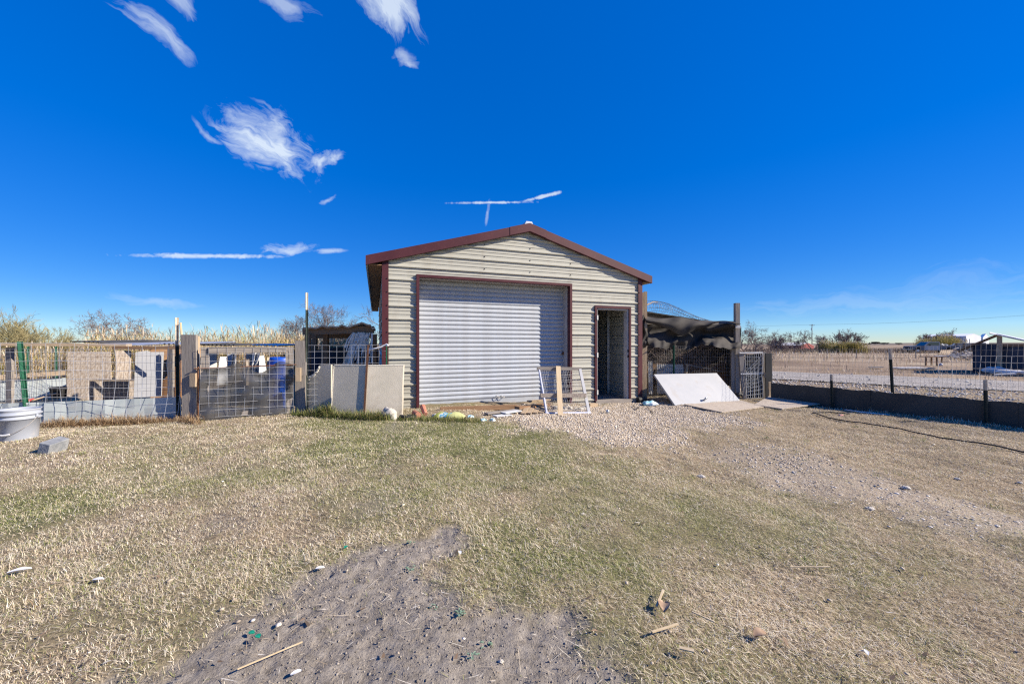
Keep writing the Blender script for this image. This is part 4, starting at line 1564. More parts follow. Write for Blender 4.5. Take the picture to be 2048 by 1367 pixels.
single('grey_rag', gs, 'greypanel', 'small grey rag tucked under the left end of the feed bag', 'rag', smooth=True)


def plank(name, a, b, w, t, m, label, side=None, cat='board'):
    mb = MB().beam(a, b, w, t, side)
    return single(name, mb, m, label, cat)


plank('timber_beam', G(880, 822, .035), G(1033, 817, .035), .07, .075, 'brownwood', 'long brown timber beam lying along the foot of the roll-up door')
plank('timber_block', G(1034, 822, .06), G(1096, 816, .07), .14, .05, 'brownwood', 'thick brown board lying at the right end of the timber beam', cat='board')
plank('timber_offcut', G(1056, 815, .12), G(1103, 812, .13), .08, .03, 'tanwood', 'reddish offcut resting on top of the thick brown board')
pl = MB()
for i in range(4):
    a = G(1046 + i * 12, 829 - i * .5, .02 + i * .002)
    b = G(1058 + i * 11, 818 - i * .4, .085)
    pl.beam(a, b, .085, .012, Vector((1, 0, 0)))
single('slatted_panel', pl, 'tanwood', 'small panel of four slats leaning against the brown board', 'panel')
plank('grey_plank', G(972, 830, .03), G(1040, 822, .035), .11, .02, 'oldwood', 'flat grey plank on the gravel left of the leaning frame')
for i, (a, b) in enumerate(((G(989, 834, .02), G(1020, 831, .022)), (G(1006, 830.5, .045), G(1038, 826, .047)))):
    plank('white_board', a, b, .14, .012, 'white', ('white flat board lying at the front edge of the gravel', 'white flat board overlapping the grey plank')[i])
cp = MB()
c_ = G(1072, 822, .0)
cp.prism([c_ + Vector((-.05, 0, .0)), c_ + Vector((.06, .02, .0)), c_ + Vector((.08, .03, .08)), c_ + Vector((.02, .02, .05)), c_ + Vector((-.04, 0, .10))], (0, .03, .01))
single('clay_shard', cp, 'redwood', 'broken orange clay shard in front of the slatted panel', 'shard')
plank('pale_block', G(1177, 815, .04), G(1192, 814, .04), .10, .09, 'tanwood', 'short pale timber block at the left foot of the walk-in door', None, 'block')
for i, (px, py, r_) in enumerate(((1112, 817, .05), (1128, 820, .06), (1140, 818, .045), (1152, 819, .04), (1161, 820, .05), (1168, 818, .04), (1134, 813, .045))):
    mb = MB().blob(G(px, py, r_ * .5), r_ * 1.2, r_, r_ * .7, 30 + i, .3, 9, 6)
    single('broken_stone', mb, 'stone', ('leftmost broken stone, just left of the pine plank foot', 'largest broken stone right behind the pine plank', 'third broken stone from the left behind the frame', 'small broken stone in the middle behind the frame', 'second broken stone from the right behind the frame', 'rightmost small broken stone by the right leg of the frame', 'small broken stone close to the door jamb behind the frame')[i], 'stone', 'stones behind the leaning frame', smooth=False)
pv = MB().lathe(G(1215, 828, -.01), [(0.028, 0), (.032, .06), (.032, .09), (.024, .09), (.022, .02)], 14)
single('pipe_stub', pv, 'galv', 'short grey pipe stub standing in the gravel before the walk-in door', 'pipe', smooth=True)

# leaning frame with wire
fb0, fb1 = G(1093, 828, .02), G(1178, 827, .02)
ft0, ft1 = P(1078, 738, 7.28), P(1160, 738, 7.42)
fm = thing('leaning_frame', 'timber and pipe frame strung with wire leaning against the roll-up door', 'frame', fb0.lerp(fb1, .5))
MB().beam(P(1074, 736.5, 7.27), P(1162, 737, 7.43), .06, .05, Z).build('top_bar', 'oldwood', fm)
fl0, fr0 = fb0.lerp(ft0, .34), fb1.lerp(ft1, .34)
MB().tube([fb0, fl0, ft0], [.021, .021, .019], 8).build('side_pipe', 'bluepipe', fm)
MB().beam(fb1, ft1, .05, .04, Vector((1, 0, 0))).build('side_bar', 'whitedirty', fm)
MB().tube([fb0 + Vector((-.02, -.01, -.005)), fb1 + Vector((.03, 0, -.005))], .022, 8).build('bottom_pipe', 'bluepipe', fm)
md = Vector((0, -.05, .02))
MB().beam(fb0.lerp(ft0, .36) + md + Vector((-.06, 0, 0)), fb1.lerp(ft1, .36) + md + Vector((.0, 0, 0)), .07, .045, Z).build('middle_bar', 'osb_dk', fm)
wm = MB()
for i in range(25):
    t = i / 24
    a, b = fb0.lerp(fb1, t), ft0.lerp(ft1, t)
    wm.tube([a, a.lerp(b, .33) + Vector((.01 * math.sin(i), .02, -.01)), a.lerp(b, .66) + Vector((.012 * math.sin(i * 2), .02, -.01)), b], .0017, 3, False)
for j in range(24):
    t = (j + .5) / 24
    a, b = fb0.lerp(ft0, t), fb1.lerp(ft1, t)
    wm.tube([a, a.lerp(b, .5) + Vector((0, .025, -.02 + .02 * math.sin(j * 2))), b], .0017, 3, False)
wm.build('wire', 'wire', fm)
pk0 = G(1121, 833, .0)
pk1 = P(1116.5, 733, 7.30)
plank('pine_plank', pk0, pk1, .088, .035, 'newwood', 'upright pale pine plank leaning on the wire frame by the door', Vector((1, 0, 0)), 'plank')

# ------------------------------------------------------------------ right of the garage: run, tarp, door panel
pp = thing('wooden_post', 'pair of tall weathered timbers standing at the right corner of the garage', 'post', P(1288, 800, 8.75))
for px, w_, zt in ((1284.5, .06, 2.36), (1290.5, .07, 2.38)):
    q = P(px, 700, 8.78)
    MB().beam((q.x, q.y, -.2), (q.x + .01, q.y + .02, zt), w_, .05, Vector((1, 0, 0))).build('timber', 'tanwood', pp)
RA, RB = Vector((3.17, 8.95, -.15)), Vector((5.48, 9.15, -.15))
run = thing('chicken_run', 'wire chicken run with brushwood inside beneath the black shade cloth', 'animal run', RA.lerp(RB, .5))
wiremesh(RA, RB, -.12, 1.1, -.12, 1.1, .045, .09, .0016, 31, .008, None, run, 'front_mesh', 'wire_dk')
for px in (1285, 1473):
    pass
bp_ = P(1473.5, 700, 9.12)
rpost = MB().beam((bp_.x, bp_.y, -.2), (bp_.x, bp_.y, H + (HY - 606) * bp_.y / F), .105, .09, Vector((1, 0, 0)))
single('wooden_post', rpost, 'oldwood', 'square grey post rising above the right end of the black cloth', 'post')
m_ = MB()
m_.beam(RA + Z * 1.82 + Vector((0, .05, 0)), RB + Z * 1.82 + Vector((0, .05, 0)), .09, .04, Z)
m_.build('top_rail', 'oldwood', run)
m_ = MB()
q = RA.lerp(RB, .955)
m_.beam(q + Vector((0, -.02, 0)), q + Vector((0, -.02, 1.2)), .10, .035, Vector((1, 0, 0)))
m_.build('post', 'oldwood', run)
# black roof behind
q0, q1 = P(1292, 622, 9.7), P(1470, 650, 9.9)
rs = MB()
rs.prism([q0, q1, q1 + Vector((0, 0, -.03)), q0 + Vector((0, 0, -.03))], (0.1, 2.4, .12))
rs.build('roof_sheet', 'blacksheet', run)
# back and end walls; cloth sheets added to darken the inside
b0, b1 = RA + Vector((0.05, 2.2, 0)), RB + Vector((1.05, 2.3, 0))
MB().beam(b0 + Z * .35, b1 + Z * .35, .75, .02, Z).build('back_board', 'brownwood', run)
MB().beam(b0 + Z * 1.3, b1 + Z * 1.2, 1.2, .01, Z).build('back_darkening_cloth', 'tarp', run)
MB().beam(RB + Vector((.1, .1, .95)), b1 + Z * .95, 1.7, .01, Z).build('end_darkening_cloth', 'tarp', run)
rr = random.Random(17)
br = MB()
for i in range(900):
    s = rr.random()
    p = RA.lerp(RB, s) + Vector((0, rr.uniform(.4, 1.9), rr.uniform(.55, 1.35)))
    d = Vector((rr.uniform(-1, 1), rr.uniform(-.5, .5), rr.uniform(-.6, .6))).normalized()
    br.tube([p, p + d * rr.uniform(.1, .4)], .004, 3, False)
br.build('brushwood', 'twig', run, kind='stuff')
for px0, px1, py0, lb in ((1297, 1306, 722, ''), (1314, 1368, 728, '')):
    a, b = P(px0, 790, 9.6), P(px1, 790, 9.6)
    c_ = corrugated(Vector((a.x, a.y, -.12)), Vector((b.x, b.y, -.12)), Vector((a.x, a.y + .03, H + (HY - py0) * a.y / F)), Vector((b.x, b.y + .03, H + (HY - py0) * a.y / F)), .05, .008, 'white')
    single('white_sheet', c_, 'whitedirty', 'ribbed white plastic sheet inside the run, %s' % ('narrow, against the corner timbers' if px0 < 1310 else 'wide, above the leaning white door'), 'sheet')
plank('grey_batten', P(1368, 790, 9.4), P(1375, 728, 9.4), .05, .03, 'tanwood', 'short upright batten inside the run behind the white door', Vector((1, 0, 0)), 'batten')
plank('dark_pole', P(1370, 728, 9.5), P(1447, 743, 9.8), .03, .03, 'oldwood', 'thin pole slanting down inside the dark wire run', None, 'pole')
q = P(1347.5, 700, 8.88)
tpost(0, (q.x, q.y, -.15), (q.x, q.y, 1.12), 'postgreen', 'dark green steel post in front of the chicken run mesh', .01, r=.022)

# shade cloth: top roll and hanging swag
cl = []
nx, nz2 = 70, 26
rr = random.Random(2)
for j in range(nz2):
    v = j / (nz2 - 1)
    row = []
    for i in range(nx):
        u = i / (nx - 1)
        px = 1281 + u * 201
        top = 640 + 10 * u - 8 * math.exp(-((u - .12) / .1) ** 2) * 0 + 2 * math.sin(u * 20)
        bot = 692 + 8 * u + 3 * math.sin(u * 5.2 + .5) - 5 * math.exp(-((u - .66) / .14) ** 2) + 3 * math.sin(u * 31) * (u < .5) + 2 * math.sin(u * 17) + 5 * float(vnoise(u * 30, .5, 1.3, 2) - .5)
        py = top + (bot - top) * v
        fold = .055 * math.sin(u * 24 + 4 * v + 2 * math.sin(u * 9)) * v + .035 * math.sin(u * 61 + 3 * v) * v * v + .06 * math.sin(v * 6.3 + 4 * u + 1) + .03 * math.sin(v * 14 + u * 19) + .02 * abs(math.sin(u * 15 - 5 * v + 1.3 * math.sin(v * 7))) * v + float(vnoise(u * 9, v * 3, 1.7, 3) - .5) * .04
        lobe = math.exp(-((u - .76) / .19) ** 2) + .85 * math.exp(-((u - .13) / .13) ** 2)
        swag = .10 * math.exp(-((v - .42) / .2) ** 2) - .34 * sstep(.38, .95, v) * (.12 + .88 * lobe)
        row.append(P(px, float(py), 8.93 + .22 * u + fold * 1.1 + float(swag)))
    cl.append(row)
tp = thing('shade_cloth', 'torn black shade cloth draped across the front of the chicken run', 'cloth', P(1380, 700, 8.9))
MB().grid(cl).build('hanging_cloth', 'tarp', tp, smooth=True)
cl = []
for j in range(12):
    v = j / 11
    row = []
    for i in range(60):
        u = i / 59
        px = 1292 + u * 190
        y0 = 632 + 14 * u + 2.5 * math.sin(u * 13)
        y1 = 645 + 22 * math.sin(math.pi * min(1, max(0, (u - .08) / .62))) * (u < .72) + 3 * math.sin(u * 21)
        row.append(P(px, y0 + (y1 - y0) * v, 8.85 + .2 * u - .10 * math.sin(math.pi * v) - .05 * v + .025 * math.sin(u * 30 + v * 4)))
    cl.append(row)
MB().grid(cl).build('upper_flap', 'tarp', tp, smooth=True)
cl = []
for j in range(14):
    v = j / 13
    row = []
    for i in range(8):
        u = i / 7
        row.append(P(1279 + u * (8 + 12 * v) + 2 * math.sin(j), 625 + v * 66 + 5 * u * (1 - v), 8.72 + .05 * math.sin(i * 1.2 + j * .7)))
    cl.append(row)
MB().grid(cl).build('torn_corner', 'tarp', tp, smooth=True)
MB().beam(P(1471, 653, 8.98), P(1481, 653, 8.98), .06, .02, Z).build('batten', 'whitedirty', tp)
# curled wire roll above
cw = MB()
sg = 40
for k in range(7):
    pts = []
    for i in range(sg + 1):
        u = i / sg
        px = 1294 + u * 142
        y = 611 + 36 * u - 10 * math.sin(u * math.pi * 1.6) * (1 - u)
        a = k / 7 * 2 * math.pi * .75
        p = P(px, y + 3, 9.45)
        pts.append(p + Vector((0, .17 * math.cos(a), .16 * math.sin(a) * (1 - .6 * u))))
    cw.tube(pts, .004, 3, False)
for i in range(0, sg + 1):
    u = i / sg
    pts = []
    for k in range(9):
        px = 1294 + u * 142
        y = 611 + 36 * u - 10 * math.sin(u * math.pi * 1.6) * (1 - u)
        a = k / 8 * 2 * math.pi * .75
        p = P(px, y + 3, 9.45)
        pts.append(p + Vector((.02 * math.sin(k + i), .17 * math.cos(a), .16 * math.sin(a) * (1 - .6 * u))))
    cw.tube(pts, .003, 3, False)
single('wire_roll', cw, 'wire_dk', 'curled roll of fence wire lying along the top of the run', 'wire roll')
stk_ = MB().tube([P(1293, 610, 9.2), P(1305, 604, 9.3), P(1315, 604.5, 9.4)], .014, 5)
single('stick', stk_, 'tanwood', 'short bent stick caught in the wire beside the tall timbers', 'stick')

# leaning white door panel
BL, BR = Vector((3.45, 7.93, -.14)), Vector((5.17, 8.48, -.14))
TL, TR = Vector((3.22, 8.5, .47)), Vector((4.94, 9.05, .455))
dp = thing('door_panel', 'plain white flush door lying on its side against the chicken run', 'door', BL.lerp(BR, .5))
nrm = (BR - BL).cross(TL - BL).normalized()
if nrm.y > 0:
    nrm = -nrm
MB().prism([BL, BR, TR, TL], -nrm * .04).build('slab', 'flushdoor', dp)
kq = BL.lerp(BR, .46).lerp(TL.lerp(TR, .46), .10)
kb = MB().tube([kq, kq + nrm * .05], [.022, .014], 12)
kb.blob(kq + nrm * .07, .024, .024, .024, 2, .02, 12, 8)
kb.quadbox(kq + (BR - BL).normalized() * .03 + nrm * .05 + Vector((0, 0, .02)), (BR - BL).normalized() * .04, nrm * .008, Vector((0, .006, .01)))
kb.build('knob', 'galv', dp, smooth=True)

# plywood sheets on the ground
shA = [G(1368, 812.5, .03), G(1444, 827.5, .02), G(1527, 817, .025), G(1483, 806, .045)]
shB = [G(1508, 813.5, .035), G(1564, 820.5, .02), G(1642, 811, .03), G(1540, 797, .06)]
for pts, lb in ((shA, 'flat weathered plywood sheet in front of the leaning white door'), (shB, 'flat weathered plywood sheet beside the small wire gate and black fence')):
    single('plywood_sheet', MB().prism(pts, (0, 0, .018)), 'ply', lb, 'board', 'plywood sheets on the ground')

# small gate at the end of the run
sgt = thing('small_gate', 'narrow whitewashed timber gate with wire at the end of the chicken run', 'gate', P(1508, 797, 9.0))
YG = 9.05


def SGP(px, py, dy=0.0):
    return P(px, py, YG + dy)


MB().beam(SGP(1490, 800), SGP(1482, 706), .12, .04, Vector((1, 0, 0))).build('upright', 'oldwood', sgt)
MB().beam(SGP(1530, 798, .05), SGP(1527, 704, .05), .11, .04, Vector((1, 0, 0))).build('upright', 'oldwood', sgt)
MB().beam(SGP(1478, 705.5, -.03), SGP(1524, 704.5, .02), .03, .05, Z).build('top_rail', 'whitedirty', sgt)
MB().beam(SGP(1481, 747.5, -.03), SGP(1533, 746, .02), .03, .03, Z).build('middle_rail', 'whitedirty', sgt)
MB().beam(SGP(1530.5, 755, -.02), SGP(1530.5, 744, -.02), .06, .03, Vector((1, 0, 0))).build('block', 'tanwood', sgt)
MB().beam(SGP(1509, 797, .06), SGP(1506, 708, .06), .40, .008, Vector((1, 0, 0))).build('dark_backing', 'tarp', sgt)
a, b = SGP(1492, 798, -.035), SGP(1525, 798, -.03)
wiremesh((a.x, a.y, 0), (b.x, b.y, 0), -.15, .93, -.15, .93, .05, .09, .003, 41, .012, None, sgt, 'wire_mesh', 'wire')
wiremesh((a.x, a.y - .03, 0), (b.x, b.y - .03, 0), -.15, .5, -.15, .93, .11, .11, .003, 42, .02, None, sgt, 'wire_mesh', 'wire')
single('black_board', MB().beam(P(1538, 800, 9.02), P(1537, 706, 9.02), .155, .03, Vector((1, 0, 0))), 'blacksheet', 'upright black board standing between small gate and black fence', 'board')
plank('small_stake', P(1540, 798, 8.85), P(1539, 763, 8.85), .05, .03, 'tanwood', 'short grey wooden stake in front of the upright black board', Vector((1, 0, 0)), 'stake')
bt = MB().beam(P(1473, 789, 8.9), P(1485, 789, 8.9), .06, .06)
single('dark_shoe', bagmesh(P(1478, 792, 8.85), .17, .09, .09, .2, 4), 'black', 'black rubber lump at the foot of the small gate', 'rubber lump', smooth=True)
single('plastic_bag', bagmesh(G(1300, 810), .32, .22, .09, -.1, 12), 'bluebag', 'crumpled blue and white plastic bag at the right corner of the garage', 'bag', smooth=True)
single('black_pot', MB().tube([P(1276, 799, 8.35), P(1292, 797, 8.42)], [.06, .045], 12), 'rubber', 'black plastic pot lying at the right corner of the garage', 'pot')
cb_ = MB().tube([G(1266, 812, .02), G(1272, 822, .03), G(1280, 814, .03), G(1292, 815, .05), G(1300, 822, .02), G(1306, 828, .01)], .006, 5)
single('black_cable', cb_, 'rubber', 'short loop of black cable on the gravel by the garage corner', 'cable', smooth=True)

# ------------------------------------------------------------------ right fence
QA = Vector((6.02, 8.72, -.15))
QD = Vector((.516, -.857, 0)).normalized()
QN = Vector((-QD.y, QD.x, 0))           # away from the camera
if QN.x < 0:
    QN = -QN


def QP(s, z=0.0, off=0.0):
    p = QA + QD * s + QN * off
    return Vector((p.x, p.y, z))


fr2 = thing('wire_fence', 'wire fence with black sheeting along its foot on the right side of the yard', 'fence', QP(2, -.15))
LEN = 5.2
for k_ in range(3):
    s0_, s1_ = k_ * LEN / 3 - (.02 if k_ else 0), (k_ + 1) * LEN / 3
    n_ = 12
    fr_rows, bk = [], []
    for j in range(4):
        v = j / 3
        fr_rows.append([QP(s0_ + (s1_ - s0_) * i / n_, -.19 + (.44 + .012 * math.sin(i * 1.7 + k_)) * v, .012 * math.sin(i * .9 + k_ * 2) * v - .004 * k_) for i in range(n_ + 1)])
        bk.append([p + QN * .012 for p in fr_rows[-1]])
    m_ = MB()
    m_.grid(fr_rows)
    m_.grid([r_[::-1] for r_ in bk])
    m_.grid([fr_rows[-1], bk[-1]])
    m_.build('black_sheet', 'blacksheet', fr2)
wiremesh(QP(0, 0, .05), QP(LEN, 0, .05), -.1, .99, -.1, 1.24, .052, .102, .0017, 51, .010, None, fr2, 'wire_mesh', 'wire_dk')
wiremesh(QP(2.6, 0, .10), QP(LEN, 0, .10), -.1, .96, -.1, 1.0, .155, .105, .0024, 52, .014, None, fr2, 'square_wire_mesh', 'wire')
stp = MB()
for i in range(22):
    p = QP(.15 + i * .235, .245, -.008)
    stp.quadbox(p, QD * .012, QN * .004, (0, 0, .006))
stp.build('staples', 'posttip', fr2, kind='stuff')
for px, py0, py1, off, tip, lb in ((1664, 748, 816, -.04, .13, 'short dark post with a white tip near the plywood sheet in the right fence'),
                                   (1787, 697, None, .07, .20, 'tall dark post with a rusty pale tip leaning behind the right fence sheeting'),
                                   (1971, 758.6, 851, -.04, .17, 'short dark post with a white tip at the near end of the right fence')):
    k = (px - CX) / F
    o = QA + QN * off
    s = (k * o.y - o.x) / (QD.x - k * QD.y)
    b_ = QP(s, -.2, off)
    tx = P(px - (8 if py1 is None else 2), py0, b_.y)
    tpost(0, b_, tx, 'postdark', lb, tip, r=.022)
hose = MB()
hp_ = [(1700, 833), (1660, 829), (1634, 828), (1625, 830), (1640, 836), (1690, 845), (1740, 851), (1800, 862), (1860, 873), (1930, 886), (2000, 899), (2060, 912), (2140, 930), (2250, 960)]
pts = [G(a, b) for a, b in hp_]
dense = []
for i in range(len(pts) - 1):
    for t in (0, .33, .66):
        q = pts[i].lerp(pts[i + 1], t)
        dense.append(Vector((q.x, q.y, float(ghz(q.x, q.y)[0]) + .022 + .006 * math.sin(i * 2 + t * 5))))
hose.tube(dense, .0095, 6)
single('garden_hose', hose, 'rubber', 'thin black hose snaking over the dry grass to the right edge', 'hose', smooth=True)
single('white_pipe', MB().tube([G(1690, 821, .02), G(1725, 826, .02), G(1780, 831, .015)], .012, 6), 'paper', 'white plastic pipe lying along the foot of the right fence', 'pipe', smooth=True)
single('red_scrap', bagmesh(G(1682, 834), .10, .07, .05, .5, 22), mat('pink_plastic', (.55, .16, .13), (.68, .5, .46), 30, .5), 'small crumpled red and white scrap beside the hose loop', 'scrap', smooth=True)
single('white_scrap', bagmesh(G(1850, 839), .12, .06, .02, -.2, 23), 'paper', 'flat white scrap in the shade of the right fence', 'scrap', smooth=True)

# ------------------------------------------------------------------ bucket and block
bk = thing('bucket', 'white plastic bucket with a wire handle at the left edge of the lawn', 'bucket', G(39, 884))
bc = G(39, 879)
m_ = MB()
m_.lathe(bc, [(0, 0), (.150, 0), (.153, .01), (.170, .245), (.184, .247), (.184, .262), (.172, .266), (.173, .292), (.188, .294), (.188, .310), (.174, .313), (.175, .345), (.184, .352), (.182, .360), (.172, .358), (.170, .34), (.150, .015), (0, .012)], 48)
m_.build('body', 'bucket', bk, smooth=True)
hn = MB()
th_ = [math.pi * i / 20 for i in range(21)]
ang = R(-40)
ax_ = Vector((math.cos(ang + .9), math.sin(ang + .9), 0))
fwd = Vector((ax_.y, -ax_.x, 0))
if fwd.y > 0:
    fwd = -fwd
hpts = []
for a in th_:
    rad = .192 + .012 * math.sin(a)
    hpts.append(bc + Z * (.275 - .185 * math.sin(a)) + ax_ * rad * math.cos(a) + fwd * (.196 * math.sin(a)))
hn.tube(hpts, .0028, 5)
hn.build('handle', 'wire_dk', bk)
MB().tube(hpts[8:13], .011, 8).build('grip', 'white', bk)
ears = MB()
for s_ in (-1, 1):
    ears.blob(bc + ax_ * s_ * .183 + Z * .275, .018, .018, .02, 1, .02, 8, 6)
ears.build('handle_ear', 'bucket', bk, smooth=True)
bk.scale = (.94, .94, 1.05)
blk = MB()
c0 = G(106, 905)
bx, by = Vector((.98, -.12, 0)).normalized(), Vector((-.30, .95, 0)).normalized()
poly = [c0 + bx * a + by * b for a, b in ((-.075, -.13), (.06, -.13), (.06, .12), (-.07, .12))]
low = [Vector((p.x, p.y, -.01)) for p in poly]
top = [Vector((p.x + .02, p.y + .01, zt_)) for p, zt_ in zip(poly, (.135, .115, .125, .15))]
blk.v = [tuple(p) for p in low + top]
blk.f = [(3, 2, 1, 0), (4, 5, 6, 7), (0, 1, 5, 4), (1, 2, 6, 5), (2, 3, 7, 6), (3, 0, 4, 7)]
blk.uv = [[(0, 0)] * 4 for _ in range(6)]
b_o = single('concrete_block', blk, 'block', 'grey concrete block with slanted sides lying on the grass by the bucket', 'block')
bv = b_o.modifiers.new('bevel', 'BEVEL')
bv.width = .008
bv.segments = 2

# ------------------------------------------------------------------ trees and shrubs


RMIN = [.003]


def grow(mt, mc, p, d, L, r, lvl, maxl, rr, up=.1, spread=.6, sides=4, kids=(2, 4)):
    n = 4 if lvl < 2 else 3
    pts, rs = [Vector(p)], [r]
    dd_ = Vector(d)
    for i in range(n):
        dd_ = (dd_ + Vector((rr.gauss(0, .16), rr.gauss(0, .16), rr.gauss(0, .10) + up * .35))).normalized()
        pts.append(pts[-1] + dd_ * (L / n))
        rs.append(r * (1 - .5 * (i + 1) / n))
    (mt if lvl == 0 else mc).tube(pts, rs, 6 if lvl == 0 else (sides if lvl < 3 else 3), False)
    if lvl >= maxl:
        return
    kn = rr.randint(*kids)
    for k in range(kn):
        t = rr.uniform(.35, 1) if k else 1.0
        i = min(n - 1, int(t * n))
        q = pts[i].lerp(pts[i + 1], t * n - i) if i < n else pts[-1]
        a = rr.uniform(0, 6.28)
        perp = dd_.cross(Vector((math.cos(a), math.sin(a), .3))).normalized()
        nd = (dd_ * (1 - spread * .5) + perp * spread * rr.uniform(.6, 1.2)).normalized()
        grow(mt, mc, q, nd, L * rr.uniform(.55, .82), max(r * .5, RMIN[0]), lvl + 1, maxl, rr, up, spread, sides, kids)


def tree(px, py_base, Y, height_px, label, seed, name='bare_tree', stems=3, maxl=5, spread=.62, up=.06, twigm='twig', kids=(3, 4), lean=.5, twr=None, group=None, barkm='bark'):
    rr = random.Random(seed)
    b = P(px, py_base, Y)
    b.z = gz(b.x, b.y) - .05
    hgt = P(px, py_base - height_px, Y).z - b.z
    t = thing(name, label, 'tree' if 'tree' in name else 'shrub', b, group)
    mt, mc = MB(), MB()
    L0 = hgt * .38
    r0 = twr or hgt * .022
    RMIN[0] = max(.003, Y * (.00042 if 'shrub' in name else .00027))
    for s in range(stems):
        a = s / stems * 6.28 + rr.random()
        d = Vector((math.cos(a) * lean, math.sin(a) * lean, 1)).normalized()
        grow(mt, mc, b + Vector((math.cos(a), math.sin(a), 0)) * r0, d, L0 * rr.uniform(.8, 1.1), r0, 0, maxl, rr, up, spread, 4, kids)
    # scale so that the crown reaches its height
    zs = np.array(mc.v)[:, 2]
    k = hgt / max(.1, (zs.max() - b.z))
    for mb in (mt, mc):
        mb.v = [(b.x + (x - b.x) * k, b.y + (y - b.y) * k, b.z + (z - b.z) * k) for x, y, z in mb.v]
    mt.build('trunk', barkm, t)
    mc.build('crown', twigm, t)
    return t


tree(64, 700, 15, 92, 'bushy many-stemmed shrub with olive twigs behind the left pen', 4, 'bare_shrub', 17, 5, .40, .12, 'twiggreen', (3, 4), .8, .03)
tree(262, 700, 34, 84, 'dark leafless tree behind the tall reeds on the left', 8, 'bare_tree', 4, 6, .72, .02, 'twig', (3, 3), .9)
tree(645, 700, 19, 102, 'leafless tree with reddish twigs behind the shelter, left of the garage', 12, 'bare_tree', 4, 6, .66, .05, 'twig', (3, 4), .65)
tree(725, 700, 20, 90, 'leafless tree half hidden by the left eave of the garage', 23, 'bare_tree', 4, 6, .66, .05, 'twig', (3, 3), .7)
tree(1500, 708, 30, 70, 'broad leafless tree rising beyond the black board and small gate', 31, 'bare_tree', 4, 6, .72, .02, 'twig', (3, 3), .9)
tree(1556, 702, 62, 40, 'low bare tree in front of the dark barn', 37, 'bare_tree', 4, 5, .72, .02, 'twig', (3, 4), .9)
tree(1626, 700, 75, 42, 'wide bare tree standing below the tall utility pole', 41, 'bare_tree', 4, 5, .75, .02, 'twig', (3, 4), .95)
tree(1688, 699, 66, 44, 'pale bare tree above the olive thicket right of the utility pole', 43, 'bare_tree', 5, 5, .6, .08, 'twig', (3, 4), .7, barkm='pole')
tree(1858, 697, 88, 32, 'bare tree left of the white metal building', 47, 'bare_tree', 3, 5, .7, .03, 'twig', (3, 4), .7)
tree(1895, 697, 86, 42, 'taller bare tree in front of the white metal building', 49, 'bare_tree', 3, 5, .66, .03, 'twig', (3, 4), .6)


def blades(n, pos, length, width, tilt, az, bend, tint, three=True):
    """numpy grass: every blade a bent strip; arrays of length n"""
    dx, dy = np.cos(az), np.sin(az)
    wx, wy = -dy * width / 2, dx * width / 2
    t1 = tilt
    t2 = tilt + bend
    l1 = length * .55
    l2 = length * .45
    mx = pos[:, 0] + dx * np.sin(t1) * l1
    my = pos[:, 1] + dy * np.sin(t1) * l1
    mz = pos[:, 2] + np.cos(t1) * l1
    ex = mx + dx * np.sin(t2) * l2
    ey = my + dy * np.sin(t2) * l2
    ez = np.maximum(mz + np.cos(t2) * l2, pos[:, 2] + .002)
    if three:
        V = np.empty((n, 5, 3), np.float32)
        V[:, 0] = np.stack([pos[:, 0] - wx, pos[:, 1] - wy, pos[:, 2]], -1)
        V[:, 1] = np.stack([pos[:, 0] + wx, pos[:, 1] + wy, pos[:, 2]], -1)
        V[:, 2] = np.stack([mx + wx * .8, my + wy * .8, mz], -1)
        V[:, 3] = np.stack([mx - wx * .8, my - wy * .8, mz], -1)
        V[:, 4] = np.stack([ex, ey, ez], -1)
        b = (np.arange(n) * 5)[:, None]
        Fc = np.concatenate([b + np.array([[0, 1, 2]]), b + np.array([[0, 2, 3]]), b + np.array([[3, 2, 4]])], 0)
        k = 5
    else:
        V = np.empty((n, 3, 3), np.float32)
        V[:, 0] = np.stack([pos[:, 0] - wx, pos[:, 1] - wy, pos[:, 2]], -1)
        V[:, 1] = np.stack([pos[:, 0] + wx, pos[:, 1] + wy, pos[:, 2]], -1)
        V[:, 2] = np.stack([ex, ey, ez], -1)
        b = (np.arange(n) * 3)[:, None]
        Fc = b + np.array([[0, 1, 2]])
        k = 3
    T = np.repeat(tint, k, 0)
    return V.reshape(-1, 3), Fc.reshape(-1), T


class Stuff:
    def __init__(s):
        s.V, s.F, s.T, s.n = [], [], [], 0

    def add(s, V, Fc, T):
        s.V.append(V)
        s.F.append(Fc + s.n)
        s.T.append(T)
        s.n += len(V)

    def build(s, name, m):
        return npmesh(name, np.concatenate(s.V), np.concatenate(s.F), 3, m, np.concatenate(s.T), 'stuff')


def pick(n, cols, probs):
    idx = RNG.choice(len(cols), n, p=np.asarray(probs) / sum(probs))
    c = np.asarray(cols)[idx]
    return c * RNG.uniform(.75, 1.2, (n, 1))


STRAW = [(.68, .58, .425), (.80, .72, .56), (.56, .46, .32), (.36, .275, .185), (.86, .81, .69)]
GREEN = [(.27, .30, .10), (.36, .37, .14), (.20, .24, .08), (.46, .43, .20)]

lawn = Stuff()


